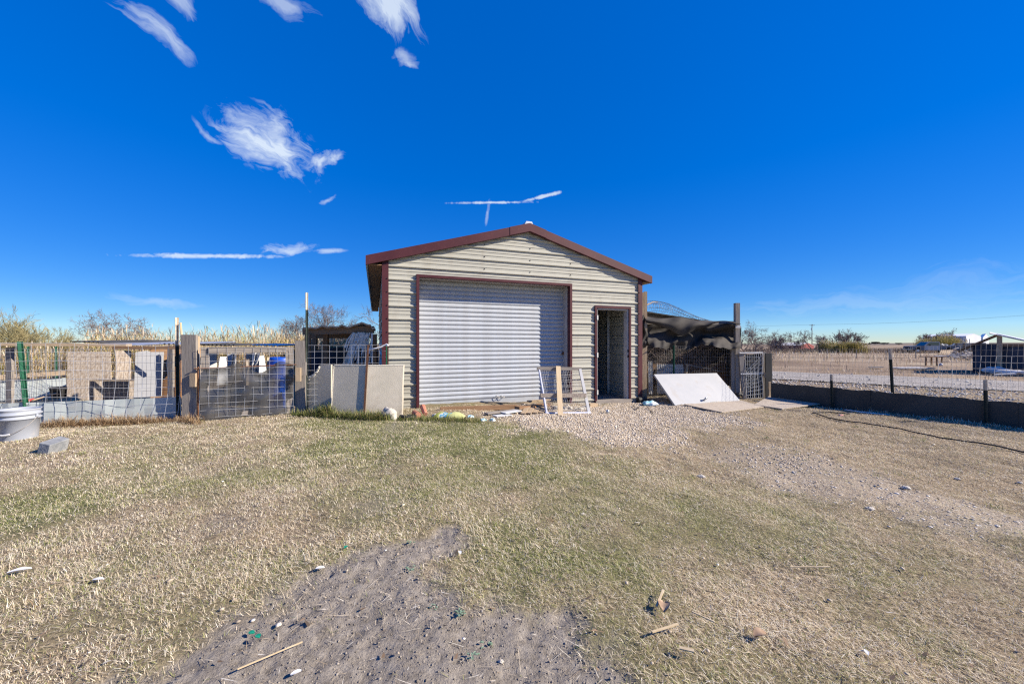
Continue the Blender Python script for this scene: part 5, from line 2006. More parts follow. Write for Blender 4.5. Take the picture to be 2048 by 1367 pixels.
def lawn_set(y0, y1, dens, wscale, lscale, three, xmin=None, xmax=None):
    xl = -(1.5 * y1 + .6) if xmin is None else xmin
    xr = (1.5 * y1 + .6) if xmax is None else xmax
    n = int((xr - xl) * (y1 - y0) * dens)
    x = RNG.uniform(xl, xr, n)
    y = RNG.uniform(y0, y1, n)
    keep = np.abs(x) < 1.5 * y + .7
    # not under the garage, not beyond the fences
    rel = (x - FO.x) * FN.x + (y - FO.y) * FN.y
    ua = (x - FO.x) * FA.x + (y - FO.y) * FA.y
    keep &= ~((rel < .08) & (ua > -.4) & (ua < W + .4))
    x, y = x[keep], y[keep]
    dirt, gravel, green, strip = zones(x, y)
    thin = .38 + .62 * sstep(.25, .55, .6 * vnoise(x, y, 4, 6) + .4 * vnoise(x, y, 15, 1))
    keep = RNG.random(len(x)) < thin * (1 - .985 * dirt) * (1 - .93 * gravel)
    x, y, green, dirt = x[keep], y[keep], green[keep], dirt[keep]
    n = len(x)
    z = gheight(x, y)
    flat = RNG.random(n) < .5
    az = np.where(RNG.random(n) < .35, RNG.normal(2.6, .7, n), RNG.uniform(0, 2 * np.pi, n))
    tilt = np.where(flat, RNG.uniform(1.15, 1.5, n), np.abs(RNG.normal(.75, .35, n)))
    bend = np.where(flat, RNG.uniform(-.2, .25, n), RNG.uniform(.1, .9, n))
    L = RNG.uniform(.012, .04, n) * lscale * np.where(flat, 1.35, 1) * (.75 + .5 * vnoise(x, y, 2.3, 3))
    w = RNG.uniform(.0012, .0026, n) * wscale
    isg = RNG.random(n) < np.clip(.10 + .42 * green, 0, .55)
    patch = vnoise(x, y, 1.7, 2)[:, None]
    st_ = pick(n, STRAW, [4, 2.6, 3.2, 1.6, 1.2]) * (.82 + .34 * patch)
    gn = pick(n, GREEN, [3, 3, 2, 2])
    T = np.where(isg[:, None], gn, st_)
    lawn.add(*blades(n, np.stack([x, y, z + .002 + np.where(flat, RNG.uniform(0, .012, n), 0)], -1), L, w, tilt, az, bend, T, three))


lawn_set(.85, 2.0, 19500, .75, .78, True)
lawn_set(2.0, 3.4, 12500, .95, .82, True)
lawn_set(3.4, 5.6, 6600, 1.45, .95, True)
lawn_set(5.6, 9.6, 3200, 2.4, 1.1, False, -9, 9)
# coarser clumps: rosettes of weeds and long dead tufts standing out of the turf
n = 420
cx_ = RNG.uniform(-10, 10, n)
cy_ = RNG.uniform(1.2, 7.6, n)
ok = np.abs(cx_) < 1.45 * cy_
cx_, cy_ = cx_[ok], cy_[ok]
kind_ = RNG.random(len(cx_)) < .5
for i in range(len(cx_)):
    m = int(RNG.uniform(14, 40))
    rad = RNG.uniform(.015, .06)
    x = cx_[i] + RNG.normal(0, rad, m)
    y = cy_[i] + RNG.normal(0, rad, m)
    rel = (x - FO.x) * FN.x + (y - FO.y) * FN.y
    d_z, g_z, gr_z, st_z = zones(x, y)
    k = (rel > .1) & (RNG.random(m) < 1 - .9 * d_z) & (RNG.random(m) < 1 - .8 * g_z)
    x, y = x[k], y[k]
    m = len(x)
    if m < 4:
        continue
    T = pick(m, GREEN if kind_[i] else [(.40, .30, .19), (.30, .21, .13), (.52, .42, .27)], [1] * (4 if kind_[i] else 3)) * RNG.uniform(.6, 1.0)
    lawn.add(*blades(m, np.stack([x, y, gheight(x, y)], -1), RNG.uniform(.02, .065, m), RNG.uniform(.002, .0045, m), np.abs(RNG.normal(.7, .35, m)), RNG.uniform(0, 6.28, m), RNG.uniform(.1, .9, m), T))
lawn.build('grass', 'grass')
# dead leaf and bark litter trodden into the turf
litter = Stuff()
n = 2600
x = RNG.uniform(-9, 9, n)
y = RNG.uniform(1.1, 7.4, n)
k = (np.abs(x) < 1.45 * y) & (RNG.random(n) < .25 + .75 * sstep(.45, .65, vnoise(x, y, .8, 3))) & (((x - FO.x) * FN.x + (y - FO.y) * FN.y) > .2)
x, y = x[k], y[k]
n = len(x)
litter.add(*blades(n, np.stack([x, y, gheight(x, y) + .014], -1), RNG.uniform(.012, .04, n), RNG.uniform(.005, .014, n), RNG.uniform(1.2, 1.55, n), RNG.uniform(0, 6.28, n), RNG.uniform(-.3, .3, n), pick(n, [(.20, .14, .09), (.30, .21, .14), (.13, .10, .075), (.62, .58, .5)], [3, 3, 2, 1])))
litter.build('leaf_litter', 'grass')

# dry weeds: along the left fence foot (brown tangle) and green ones by the panels
weeds = Stuff()


def weed_patch(st, pts, n, spread, L, cols, w=.004, tl=.6):
    pts = [Vector(p) for p in pts]
    seg = RNG.integers(0, len(pts) - 1, n)
    t = RNG.random(n)
    A = np.array([tuple(p) for p in pts])
    q = A[seg] * (1 - t[:, None]) + A[seg + 1] * t[:, None]
    x = q[:, 0] + RNG.normal(0, spread, n)
    y = q[:, 1] + RNG.normal(0, spread * .6, n)
    z = gheight(x, y)
    T = pick(n, cols, [1] * len(cols))
    cl_ = .5 + vnoise(x, y, 4, 3)
    st.add(*blades(n, np.stack([x, y, z], -1), RNG.uniform(*L, n) * cl_, RNG.uniform(.6, 1.3, n) * w, np.abs(RNG.normal(tl, .45, n)), RNG.uniform(0, 6.28, n), RNG.uniform(.1, 1.3, n), T))


BROWN = [(.34, .22, .12), (.46, .33, .19), (.24, .15, .08), (.52, .41, .27)]
weed_patch(weeds, [LP(80, -.15), LP(365, -.15)], 5200, .06, (.05, .17), BROWN, .0045, .85)
weed_patch(weeds, [LP(-60, -.13), LP(90, -.13)], 1500, .06, (.05, .15), BROWN, .005, .8)
weed_patch(weeds, [G(365, 846), G(395, 850)], 500, .05, (.05, .16), BROWN, .004)
WG = [(.12, .16, .04), (.18, .22, .06), (.26, .26, .10), (.36, .30, .15)]
weed_patch(weeds, [G(590, 834), G(660, 836), G(735, 841), G(770, 841)], 3000, .06, (.05, .19), WG, .006, .6)
weed_patch(weeds, [G(640, 833), G(662, 836)], 700, .04, (.12, .30), WG, .006, .5)
weed_patch(weeds, [G(795, 838), G(870, 841), G(960, 845)], 1600, .08, (.04, .11), WG, .005, .6)
weed_patch(weeds, [QP(.2, -.15, -.12), QP(4.8, -.15, -.12)], 2400, .07, (.04, .12), STRAW, .004, .9)
weed_patch(weeds, [QP(.2, -.15, .2), QP(4.8, -.15, .25)], 1500, .1, (.1, .3), STRAW + BROWN, .005, .5)
weeds.build('weeds', 'grass')

# tall dry reeds behind the pen
reeds = Stuff()


def reed_band(x0, x1, y0, y1, n, hmin, hmax, cols, wid=.014, holes=.0):
    x = RNG.uniform(x0, x1, n)
    y = RNG.uniform(y0, y1, n)
    k = RNG.random(n) < np.clip(vnoise(x, y, .55, 5) * 1.5 - holes, .12, 1)
    x, y = x[k], y[k]
    n = len(x)
    h = RNG.uniform(hmin, hmax, n) * (.55 + .55 * vnoise(x, y, .4, 6) + .25 * vnoise(x, y, 1.3, 2))
    h = h * np.where((x / y < -1.14) & (y < 25) & (x < 0), .62, 1.0)
    z = gbase(x, y)
    T = pick(n, cols, [1] * len(cols))
    az = RNG.uniform(0, 6.28, n)
    reeds.add(*blades(n, np.stack([x, y, z], -1), h, np.full(n, wid), np.abs(RNG.normal(.10, .13, n)), np.where(RNG.random(n) < .6, RNG.normal(2.9, .6, n), az), RNG.uniform(.02, .55, n), T))
    # leaves up the stalk
    for q in range(4):
        f = RNG.uniform(.25, .95, n)
        Tl = pick(n, cols, [1] * len(cols))
        reeds.add(*blades(n, np.stack([x, y, z + h * f * .95], -1), RNG.uniform(.15, .42, n), np.full(n, wid * 1.3), RNG.uniform(.3, 1.0, n), RNG.uniform(0, 6.28, n), RNG.uniform(.2, 1.2, n), Tl))
    # plumes
    pl_ = RNG.random(n) < .14
    m = pl_.sum()
    for q in range(2):
        reeds.add(*blades(m, np.stack([x[pl_], y[pl_], z[pl_] + h[pl_] * .88], -1), RNG.uniform(.15, .35, m), np.full(m, wid * 2), RNG.uniform(.02, .3, m), RNG.uniform(0, 6.28, m), RNG.uniform(.0, .5, m), pick(m, [(.55, .45, .32), (.6, .52, .4)], [1, 1])))


REED = [(.52, .41, .23), (.60, .50, .31), (.44, .33, .17), (.38, .33, .14), (.34, .25, .13)]
REEDG = [(.30, .29, .10), (.40, .36, .14), (.50, .42, .2), (.36, .3, .12)]
reed_band(-34, -6.2, 13.5, 19, 4600, .7, 2.0, REED, .010, .42)
reed_band(-34, -5.2, 12.0, 16, 8500, .95, 1.78, REEDG + REED + BROWN, .012)
reed_band(-7.5, -4.6, 10.5, 13, 700, 1.0, 1.5, REED + BROWN)
reeds.build('reeds', 'grass')

# olive thickets and brush on the right
reeds = Stuff()


def thicket(px, py, Y, wpx, hpx, n, cols):
    c = P(px, py, Y)
    wd = wpx * Y / F
    reed_band(c.x - wd / 2, c.x + wd / 2, Y - 2, Y + 2, n, hpx * Y / F * .75, hpx * Y / F * 1.1, cols, .05)


OLIVE = [(.27, .25, .08), (.36, .31, .11), (.22, .20, .07), (.40, .33, .15)]
for px, py, Y, w_, h_, lb in ((1690, 706, 58, 66, 24, 'olive-yellow cane thicket below the pale bare tree'), (1882, 700, 72, 66, 30, 'olive-yellow cane thicket in front of the white metal building')):
    reeds = Stuff()
    thicket(px, py, Y, w_, h_, 1500, OLIVE)
    o = reeds.build('cane_thicket', 'grass')
    o['kind'] = 'thing'
    tag(o, lb, 'shrub', 'cane thickets across the road')

reeds = Stuff()
WEED = [(.27, .18, .12), (.35, .25, .16), (.20, .14, .10), (.42, .32, .2), (.30, .27, .14)]
n = 34000
x = RNG.uniform(10, 110, n)
y = RNG.uniform(19, 95, n)
k = (x > .62 * y) & (x < 1.45 * y) & (road_s(x, y) < -.5) & (RNG.random(n) < np.clip(vnoise(x, y, .12, 3) * 1.6 - .2, .08, 1))
x, y = x[k], y[k]
n = len(x)
reeds.add(*blades(n, np.stack([x, y, gbase(x, y)], -1), RNG.uniform(.12, .5, n) * (.6 + .9 * vnoise(x, y, .35, 2)), .010 + .0005 * y, np.abs(RNG.normal(.2, .2, n)), RNG.uniform(0, 6.28, n), RNG.uniform(.1, .7, n), pick(n, WEED + STRAW, [1] * 10), True))
# dark band of dry brush further back
n = 9000
x = RNG.uniform(30, 115, n)
y = RNG.normal(62, 3.5, n)
k = (x > .62 * y) & (x < 1.45 * y)
x, y = x[k], y[k]
n = len(x)
reeds.add(*blades(n, np.stack([x, y, gbase(x, y)], -1), RNG.uniform(.3, .95, n), np.full(n, .06), np.abs(RNG.normal(.25, .2, n)), RNG.uniform(0, 6.28, n), RNG.uniform(.1, .7, n), pick(n, [(.12, .10, .085), (.17, .135, .11), (.2, .15, .12)], [1, 1, 1]), True))
reeds.build('dry_weeds', 'grass')
reeds = Stuff()
n = 5000
x = RNG.uniform(5, 26, n)
y = RNG.uniform(5, 19, n)
s_r = road_s(x, y)
qn = (x - QA.x) * QN.x + (y - QA.y) * QN.y
k = (qn > .5) & (((s_r > 4.5) & (RNG.random(n) < .35)) | (s_r < -.3)) & (x > .55 * y)
x, y = x[k], y[k]
n = len(x)
reeds.add(*blades(n, np.stack([x, y, gbase(x, y)], -1), RNG.uniform(.06, .25, n), np.full(n, .012), np.abs(RNG.normal(.5, .3, n)), RNG.uniform(0, 6.28, n), RNG.uniform(.1, .9, n), pick(n, STRAW + WEED, [1] * 10), True))
reeds.build('verge_grass', 'grass')

# ------------------------------------------------------------------ loose stones, clods
ICO_V = []
ph_ = (1 + 5 ** .5) / 2
for a, b in ((-1, ph_), (1, ph_), (-1, -ph_), (1, -ph_)):
    ICO_V.append((a, b, 0))
for a, b in ((-1, ph_), (1, ph_), (-1, -ph_), (1, -ph_)):
    ICO_V.append((0, a, b))
for a, b in ((ph_, -1), (ph_, 1), (-ph_, -1), (-ph_, 1)):
    ICO_V.append((a, 0, b))
ICO_V = np.array(ICO_V) / np.hypot(1, ph_)
ICO_F = np.array([(0, 11, 5), (0, 5, 1), (0, 1, 7), (0, 7, 10), (0, 10, 11), (1, 5, 9), (5, 11, 4), (11, 10, 2), (10, 7, 6), (7, 1, 8), (3, 9, 4), (3, 4, 2), (3, 2, 6), (3, 6, 8), (3, 8, 9), (4, 9, 5), (2, 4, 11), (6, 2, 10), (8, 6, 7), (9, 8, 1)])


def rocks(x, y, z, size, flat, tint):
    n = len(x)
    jit = 1 + RNG.uniform(-.28, .28, (n, 12, 1))
    V = ICO_V[None] * jit * np.stack([size * RNG.uniform(.8, 1.3, n), size * RNG.uniform(.7, 1.1, n), size * flat * RNG.uniform(.7, 1.2, n)], -1)[:, None, :]
    a = RNG.uniform(0, 6.28, n)
    ca, sa = np.cos(a)[:, None], np.sin(a)[:, None]
    X = V[:, :, 0] * ca - V[:, :, 1] * sa + x[:, None]
    Y_ = V[:, :, 0] * sa + V[:, :, 1] * ca + y[:, None]
    Z_ = V[:, :, 2] + z[:, None]
    V = np.stack([X, Y_, Z_], -1).reshape(-1, 3)
    Fc = (ICO_F[None] + (np.arange(n) * 12)[:, None, None]).reshape(-1)
    return V, Fc, np.repeat(tint, 12, 0)


def scatter_in(poly, n, margin=.3, fuzz=1.0):
    pa = np.array(poly)
    x = RNG.uniform(pa[:, 0].min() - margin, pa[:, 0].max() + margin, n)
    y = RNG.uniform(pa[:, 1].min() - margin, pa[:, 1].max() + margin, n)
    return x, y


gr = Stuff()
x, y = scatter_in(GRAVEL, 42000, .5)
d, g, _, s_yard = zones(x, y)
rel = (x - FO.x) * FN.x + (y - FO.y) * FN.y
k = (RNG.random(len(x)) < g * np.where(s_yard > .25, .35, 1)) & (rel > .05)
x, y = x[k], y[k]
n = len(x)
size = RNG.uniform(.005, .0135, n)
LIME = [(.54, .465, .37), (.64, .575, .48), (.43, .36, .275), (.33, .265, .20), (.72, .67, .59)]
gr.add(*rocks(x, y, gheight(x, y) + size * .3, size, .7, pick(n, LIME, [3, 2, 2, 1.3, 1])))
gr.build('gravel', 'stones')

gr = Stuff()
x, y = scatter_in(STRIP, 9000, .2)
d, g, _, s_ = zones(x, y)
k = RNG.random(len(x)) < s_ * .55 * (vnoise(x, y, 2, 3) + .25)
x, y = x[k], y[k]
n = len(x)
size = np.minimum(RNG.gamma(2.0, .0022, n) + .003, .015)
gr.add(*rocks(x, y, gheight(x, y) + size * .1, size, .35, pick(n, [(.52, .48, .42), (.6, .57, .52), (.42, .37, .32)], [2, 1, 2])))
# a few over the whole lawn
x = RNG.uniform(-7, 7, 900)
y = RNG.uniform(1.2, 8, 900)
k = np.abs(x) < 1.45 * y
x, y = x[k], y[k]
n = len(x)
size = np.minimum(RNG.gamma(2.0, .0022, n) + .003, .014)
gr.add(*rocks(x, y, gheight(x, y) + .012, size, .5, pick(n, LIME, [3, 2, 2, 1.3, 1])))
gr.build('pebbles', 'stones')

gr = Stuff()
x, y = scatter_in(DIRT, 20000, .15)
d, g, _, s_ = zones(x, y)
k = (RNG.random(len(x)) < d * (.25 + vnoise(x, y, 4, 2))) & (y > .9)
x, y = x[k], y[k]
n = len(x)
size = np.minimum(RNG.gamma(1.3, .0010, n) + .0011, .006)
gr.add(*rocks(x, y, gheight(x, y) + size * .2, size, .8, pick(n, [(.205, .178, .15), (.24, .212, .18), (.28, .25, .214), (.17, .147, .122)], [2, 3, 2, 1])))
gr.build('soil_clods', 'stones')

# straw and roots lying on the bare soil
lit = Stuff()
x, y = scatter_in(DIRT, 2600, .1)
d, g, _, s_ = zones(x, y)
k = (RNG.random(len(x)) < d * .5 * (vnoise(x, y, 3, 4) + .1)) & (y > .9)
x, y = x[k], y[k]
n = len(x)
lit.add(*blades(n, np.stack([x, y, gheight(x, y) + .01], -1), RNG.gamma(2, .018, n) + .01, RNG.uniform(.0012, .0026, n), RNG.uniform(1.35, 1.6, n), RNG.uniform(0, 6.28, n), RNG.uniform(-.1, .15, n), pick(n, STRAW, [1] * 5)))
lit.build('straw', 'grass')

gr = Stuff()
n = 30000
x = RNG.uniform(6, 24, n)
y = RNG.uniform(4, 19, n)
s_r = road_s(x, y)
qn = (x - QA.x) * QN.x + (y - QA.y) * QN.y
k = (qn > .25) & (s_r > -.1) & (x > .5 * y) & (RNG.random(n) < np.where(s_r < 4.6, .05, .8))
x, y = x[k], y[k]
n = len(x)
size = np.minimum(RNG.gamma(2.0, .006, n) + .008, .045)
gr.add(*rocks(x, y, gbase(x, y) + size * .3 + np.where(road_s(x, y) < 4.8, .04, .0), size, .6, pick(n, [(.46, .43, .38), (.55, .52, .47), (.36, .33, .29), (.62, .59, .53)], [2, 2, 1.5, 1])))
gr.build('road_rubble', 'stones')

# ------------------------------------------------------------------ litter on the lawn
rr = random.Random(77)


def leafmesh(c, L, w, ang, curl=.3, n=7):
    m_ = MB()
    rows_ = []
    d = Vector((math.cos(ang), math.sin(ang), 0))
    s = Vector((-d.y, d.x, 0))
    for i in range(n):
        t = i / (n - 1)
        hw = w / 2 * max(.08, math.sin(math.pi * (t * .9 + .05)) ** .7)
        zz = curl * L * .25 * math.sin(t * math.pi)
        rows_.append([c + d * L * (t - .5) + s * hw * q + Z * (zz + abs(q) * curl * w * .35) for q in (-1, -.4, .4, 1)])
    m_.grid(rows_)
    m_.grid([[p - Z * .002 for p in r_][::-1] for r_ in rows_])
    return m_


def GG(px, py, dz=.02):
    g = G(px, py)
    return Vector((g.x, g.y, float(ghz(g.x, g.y)[0]) + dz))


for px, py, L, w_, an, lb in ((920, 1112, .055, .035, 1.9, 'upright white feather at the edge of the bare soil'), (196, 1166, .085, .04, .2, 'white feather on the dry grass at left'),
                              (640, 1143, .075, .045, .3, 'grey-white feather at the left edge of the bare soil'), (38, 1150, .15, .06, .5, 'wispy white fluff in the grass at the left edge'),
                              (1733, 1320, .05, .028, 1.2, 'small white feather in the lower right grass'), (592, 1350, .06, .03, .6, 'white feather on the soil at the bottom edge')):
    single('feather', leafmesh(GG(px, py, .02), L * .55, w_ * .5, an, .35), 'paper', lb, 'feather', 'white feathers on the lawn', smooth=True)
for px, py, px2, py2, w_, lb in ((1313, 1222, 1327, 1192, .009, 'upright pale husk sliver beside the brown leaf'), (1304, 1277, 1356, 1262, .008, 'long straight pale wood sliver on the lower right grass'),
                                 (1360, 1313, 1388, 1323, .014, 'short broad pale husk piece near the bottom right'), (1384, 1232, 1430, 1256, .005, 'thin tan stalk slanting on the lower right grass'),
                                 (475, 1353, 605, 1295, .0024, 'long dry straw stalk crossing the edge of the bare soil'), (1580, 1146, 1660, 1152, .005, 'thin pale stalk lying on the right grass')):
    single('husk', MB().beam(GG(px, py, .03), GG(px2, py2, .035), w_, .005), 'husk', lb, 'husk', 'pale husks and stalks on the lawn')
for px, py, L, w_, an, lb in ((1328, 1222, .09, .07, 1.2, 'curled tan leaf beside the upright husk sliver'), (1521, 1283, .08, .06, .2, 'curled pale brown dead leaf on the lower right grass')):
    single('dead_leaf', leafmesh(GG(px, py, .022), L * .75, w_ * .7, an, .8), 'leaf', lb, 'leaf', smooth=True)
gm = mat('sea_green_leaf', (.15, .24, .16), (.26, .34, .25), 20, .7)
for i, (px, py, nlf, lb) in enumerate(((820, 1085, 9, 'small blue-green weed at the top of the bare soil'), (820, 1142, 12, 'blue-green weed left of the straw tongue in the soil'), (865, 1215, 8, 'blue-green seedling left of the largest weed in the soil'),
                                   (918, 1230, 18, 'largest blue-green weed in the middle of the bare soil'), (945, 1310, 8, 'blue-green seedling beside a stone in the lower soil'), (972, 1280, 7, 'blue-green seedling right of centre in the soil'))):
    c = GG(px, py, .0)
    w_ = MB()
    for q in range(nlf):
        a = rr.uniform(0, 6.28)
        rad = rr.uniform(.004, .024)
        w_.v.extend(leafmesh(c + Vector((math.cos(a) * rad, math.sin(a) * rad * .8, rr.uniform(.008, .025))), .015, .007, a, .5, 4).v)
        k0 = len(w_.v) - 32
        for blk_ in range(2):
            for i2 in range(3):
                for j2 in range(3):
                    b_ = k0 + blk_ * 16
                    w_.f.append((b_ + i2 * 4 + j2, b_ + i2 * 4 + j2 + 1, b_ + (i2 + 1) * 4 + j2 + 1, b_ + (i2 + 1) * 4 + j2))
                    w_.uv.append([(0, 0)] * 4)
    single('weed_seedling', w_, gm, lb, 'weed', 'blue-green weeds in the bare soil')
gl = mat('green_shard', (.01, .22, .13), (.02, .26, .16), 9, .3)
for px, py, lb in ((692, 1102, 'green plastic shard at the top left of the bare soil'), (503, 1269, 'left of two green plastic shards in the left soil'), (516, 1283, 'right of two green plastic shards in the left soil')):
    single('green_shard', leafmesh(GG(px, py, .02), .026, .02, rr.uniform(0, 3), .3, 4), gl, lb, 'shard', 'green plastic shards')
for px, py, r_, lb in ((1402, 948, .05, 'flat white stone on the right grass left of the gravelly strip'), (1812, 978, .05, 'largest pale stone in the gravelly strip'), (1740, 1020, .04, 'pale stone at the lower edge of the gravelly strip'),
                       (1002, 1312, .014, 'round pale stone on the lower soil'), (1915, 958, .035, 'pale flat stone right of the gravelly strip'), (1165, 1027, .022, 'lone pale stone on the grass in the middle'), (2040, 965, .03, 'dark stone at the right edge of the lawn')):
    r_ *= .62
    m_ = MB().blob(GG(px, py, r_ * .3), r_ * 1.2, r_, r_ * .5, px, .25, 10, 6)
    single('pale_stone', m_, 'stone', lb, 'stone', 'stones on the lawn')

# ------------------------------------------------------------------ across the road: shed, truck, buildings
S0 = Vector((20.9, 17.0, 0))
SF = Vector((.62, -.785, 0)).normalized()
SD = Vector((.785, .62, 0)).normalized()


def SHP(a, b, z):
    p = S0 + SF * a + SD * b
    return Vector((p.x, p.y, z))


def SA(px, b=0.0):
    k = (px - CX) / F
    o = S0 + SD * b
    return (k * o.y - o.x) / (SF.x - k * SF.y)


shed = thing('tarp_shed', 'low shed with a tin roof and walls of dark blue tarp across the road', 'shed', SHP(1, 0, -.17))
zt = H + (HY - 687) * 17.0 / F
ab = 4.2
for a0_, a1_ in ((0, SA(1998)), (SA(1998) + .03, ab)):
    rows_ = []
    for j in range(7):
        rows_.append([SHP(a0_ + (a1_ - a0_) * i / 16, .06 * math.sin(i * 1.1 + j * .4) + .03 * math.sin(i * 2.9), -.17 + (zt + .17) * j / 6) for i in range(17)])
    MB().grid(rows_).build('tarp_wall', 'bluetarp', shed, smooth=True)
for (p_, q_) in ((SHP(0, 3, 0), SHP(ab, 3, 0)), (SHP(0, .03, 0), SHP(0, 3, 0)), (SHP(ab, 0, 0), SHP(ab, 3, 0))):
    MB().beam(p_ + Z * .5, q_ + Z * .5, 1.3, .03, Z).build('back_wall', 'bluetarp', shed)
ar = SA(1994)
zr = H + (HY - 667.5) * SHP(ar, 0, 0).y / F
al = SA(1916)
zl = H + (HY - 699.5) * SHP(al, 0, 0).y / F
m_ = MB()
m_.prism([SHP(al, -.15, zl), SHP(ar, -.15, zr), SHP(ar, -.15, zr - .07), SHP(al, -.15, zl - .07)], SD * 1.0 - Z * .05)
m_.build('lean_to_roof', 'brownwood', shed)
s_ = corrugated(SHP(ar - .2, -.3, zr + .02), SHP(ar - .2, 2.2, zr + .12), SHP(ar + 2.2, -.3, zr - .84), SHP(ar + 2.2, 2.2, zr - .74), .3, .03, 'galv')
s_.build('tin_roof', 'farroof', shed)
MB().prism([SHP(ar, -.28, zr + .0), SHP(ar + 2.2, -.28, zr - .84), SHP(ar + 2.2, -.28, zr - .88), SHP(ar, -.28, zr - .04)], SD * .03).build('roof_edge', 'whitedirty', shed)
a_ = SA(1999, -.1)
MB().beam(SHP(a_, -.1, -.15), SHP(a_, -.1, zr - .05), .15, .06, SF).build('post', 'tanwood', shed)
MB().beam(SHP(a_ + .1, -.09, zt - .06), SHP(ab, -.09, zt - .06), .12, .03, Z).build('front_rail', 'brownwood', shed)
single('blue_tarp_heap', bagmesh(P(1992, 746, 15.9), .8, .45, .26, -.7, 5), 'bluetarp2', 'crumpled pale blue tarp heap at the foot of the shed, taller one', 'tarp', smooth=True)
single('blue_tarp_heap', bagmesh(P(2024, 747, 15.3), .9, .4, .16, -.8, 6), 'bluetarp2', 'low crumpled pale blue tarp at the shed foot near the right edge', 'tarp', smooth=True)
for i, (a, b, yy, w_, m, lb) in enumerate(((1790, 1850, 19.6, .8, 'whitedirty', 'pale plywood sheet lying in the weeds beyond the road'), (1835, 1868, 18.6, .4, 'tanwood', 'loose plank in front of the pale sheet beyond the road'),
                                          (1880, 1935, 17.6, .3, 'oldwood', 'grey plank lying left of the tarp shed'), (1990, 2030, 15.3, .25, 'whitedirty', 'pale board lying in front of the tarp shed'), (1738, 1765, 20.2, .5, 'oldwood', 'dark board farthest left beyond the road'))):
    p, q = P(a, 0, yy), P(b, 0, yy - .3)
    plank('loose_board', (p.x, p.y, -.09), (q.x, q.y, -.06 + .03 * (i % 2)), w_, .04, m, lb)
tbl = thing('work_table', 'crude dark timber table in the weeds beyond the road', 'table', P(1866, 730, 23))
p, q = P(1850, 713, 23), P(1882, 713, 23)
tt = MB().beam(p, q, .6, .05)
tt.build('top', 'brownwood', tbl)
for px in (1852, 1863, 1873.5, 1884):
    a = P(px, 713, 23 - .2 + .4 * (px == 1863))
    MB().beam((a.x, a.y, -.17), (a.x, a.y, a.z), .06, .06, Vector((1, 0, 0))).build('leg', 'brownwood', tbl)
p, q = P(1873, 713, 22.9), P(1887, 713, 22.8)
plank('white_board', p + Z * .03, q + Z * .04, .4, .03, 'whitedirty', 'pale board on the right end of the crude timber table')
single('white_jug', MB().blob(P(1882, 729, 22.7), .10, .08, .10, 3, .1, 10, 7), 'white', 'small white jug on the ground beneath the crude table', 'jug', smooth=True)

# old pickup
TC = P(1860, 705, 56)
TC.z = gz(TC.x, TC.y)
truck = thing('pickup_truck', 'old grey pickup truck facing left in the field, bed full of scrap', 'pickup truck', TC)
TD = Vector((-.87, .30, 0)).normalized()     # nose direction
TS = Vector((-TD.y, TD.x, 0))
if TS.y > 0:
    TS = -TS


def TP(a, s, z):
    return TC + TD * a + TS * s + Z * z


def tprism(profile, s0, s1, m, nm):
    return MB().prism([TP(a, s0, z) for a, z in profile], TS * (s1 - s0)).build(nm, m, truck)


tprism([(2.6, .5), (2.65, .95), (2.55, 1.05), (1.15, 1.12), (1.15, .45), (1.55, .45), (1.6, .75), (1.85, .88), (2.15, .75), (2.2, .5)], -.95, .95, 'truckdk', 'hood')
tprism([(1.15, .45), (1.15, 1.12), (.62, 1.66), (-.55, 1.68), (-.66, 1.12), (-.66, .45)], -.90, .90, 'truck', 'cab')
tprism([(-.70, .5), (-.70, 1.1), (-2.75, 1.1), (-2.75, .5), (-2.0, .5), (-1.9, .8), (-1.65, .88), (-1.4, .8), (-1.3, .5)], -.95, .95, 'truckdk', 'bed')
MB().prism([TP(1.12, -.80, 1.15), TP(.66, -.72, 1.62), TP(.66, .72, 1.62), TP(1.12, .80, 1.15)], (TD * .6 + Z * .5).normalized() * .02).build('windscreen', 'glass', truck)
MB().prism([TP(.95, .905, 1.15), TP(.55, .905, 1.6), TP(-.48, .905, 1.6), TP(-.55, .905, 1.15)], TS * .012).build('side_window', 'glass', truck)
MB().beam(TP(2.72, -.98, .55), TP(2.72, .98, .55), .16, .10, Z).build('bumper', 'chrome', truck)
MB().beam(TP(2.63, -.6, .84), TP(2.63, .6, .84), .22, .04, Z).build('grille', 'black', truck)
for s in (-.76, .76):
    MB().tube([TP(2.58, s, .84), TP(2.67, s, .84)], .09, 12).build('headlight', 'chrome', truck)
for a in (1.85, -1.65):
    for s in (-.82, .82):
        w = MB().tube([TP(a, s - .11, .36), TP(a, s + .11, .36)], .36, 18)
        wo_ = w.build('wheel', 'rubber', truck)
        MB().tube([TP(a, s + .115, .36), TP(a, s + .12, .36)], .2, 14).build('rim', 'chrome', wo_, loc=LOC[truck.name])
MB().beam(TP(.55, .95, 1.18), TP(.55, 1.1, 1.18), .15, .05, Z).build('mirror', 'black', truck)
sc_ = MB()
for i in range(14):
    a = rr.uniform(-2.6, -.9)
    sc_.beam(TP(a, rr.uniform(-.7, .7), 1.0), TP(a + rr.uniform(-.6, .6), rr.uniform(-.7, .7), 1.1 + rr.uniform(0, .35)), .12, .04)
sc_.build('scrap_load', 'whitedirty', truck)
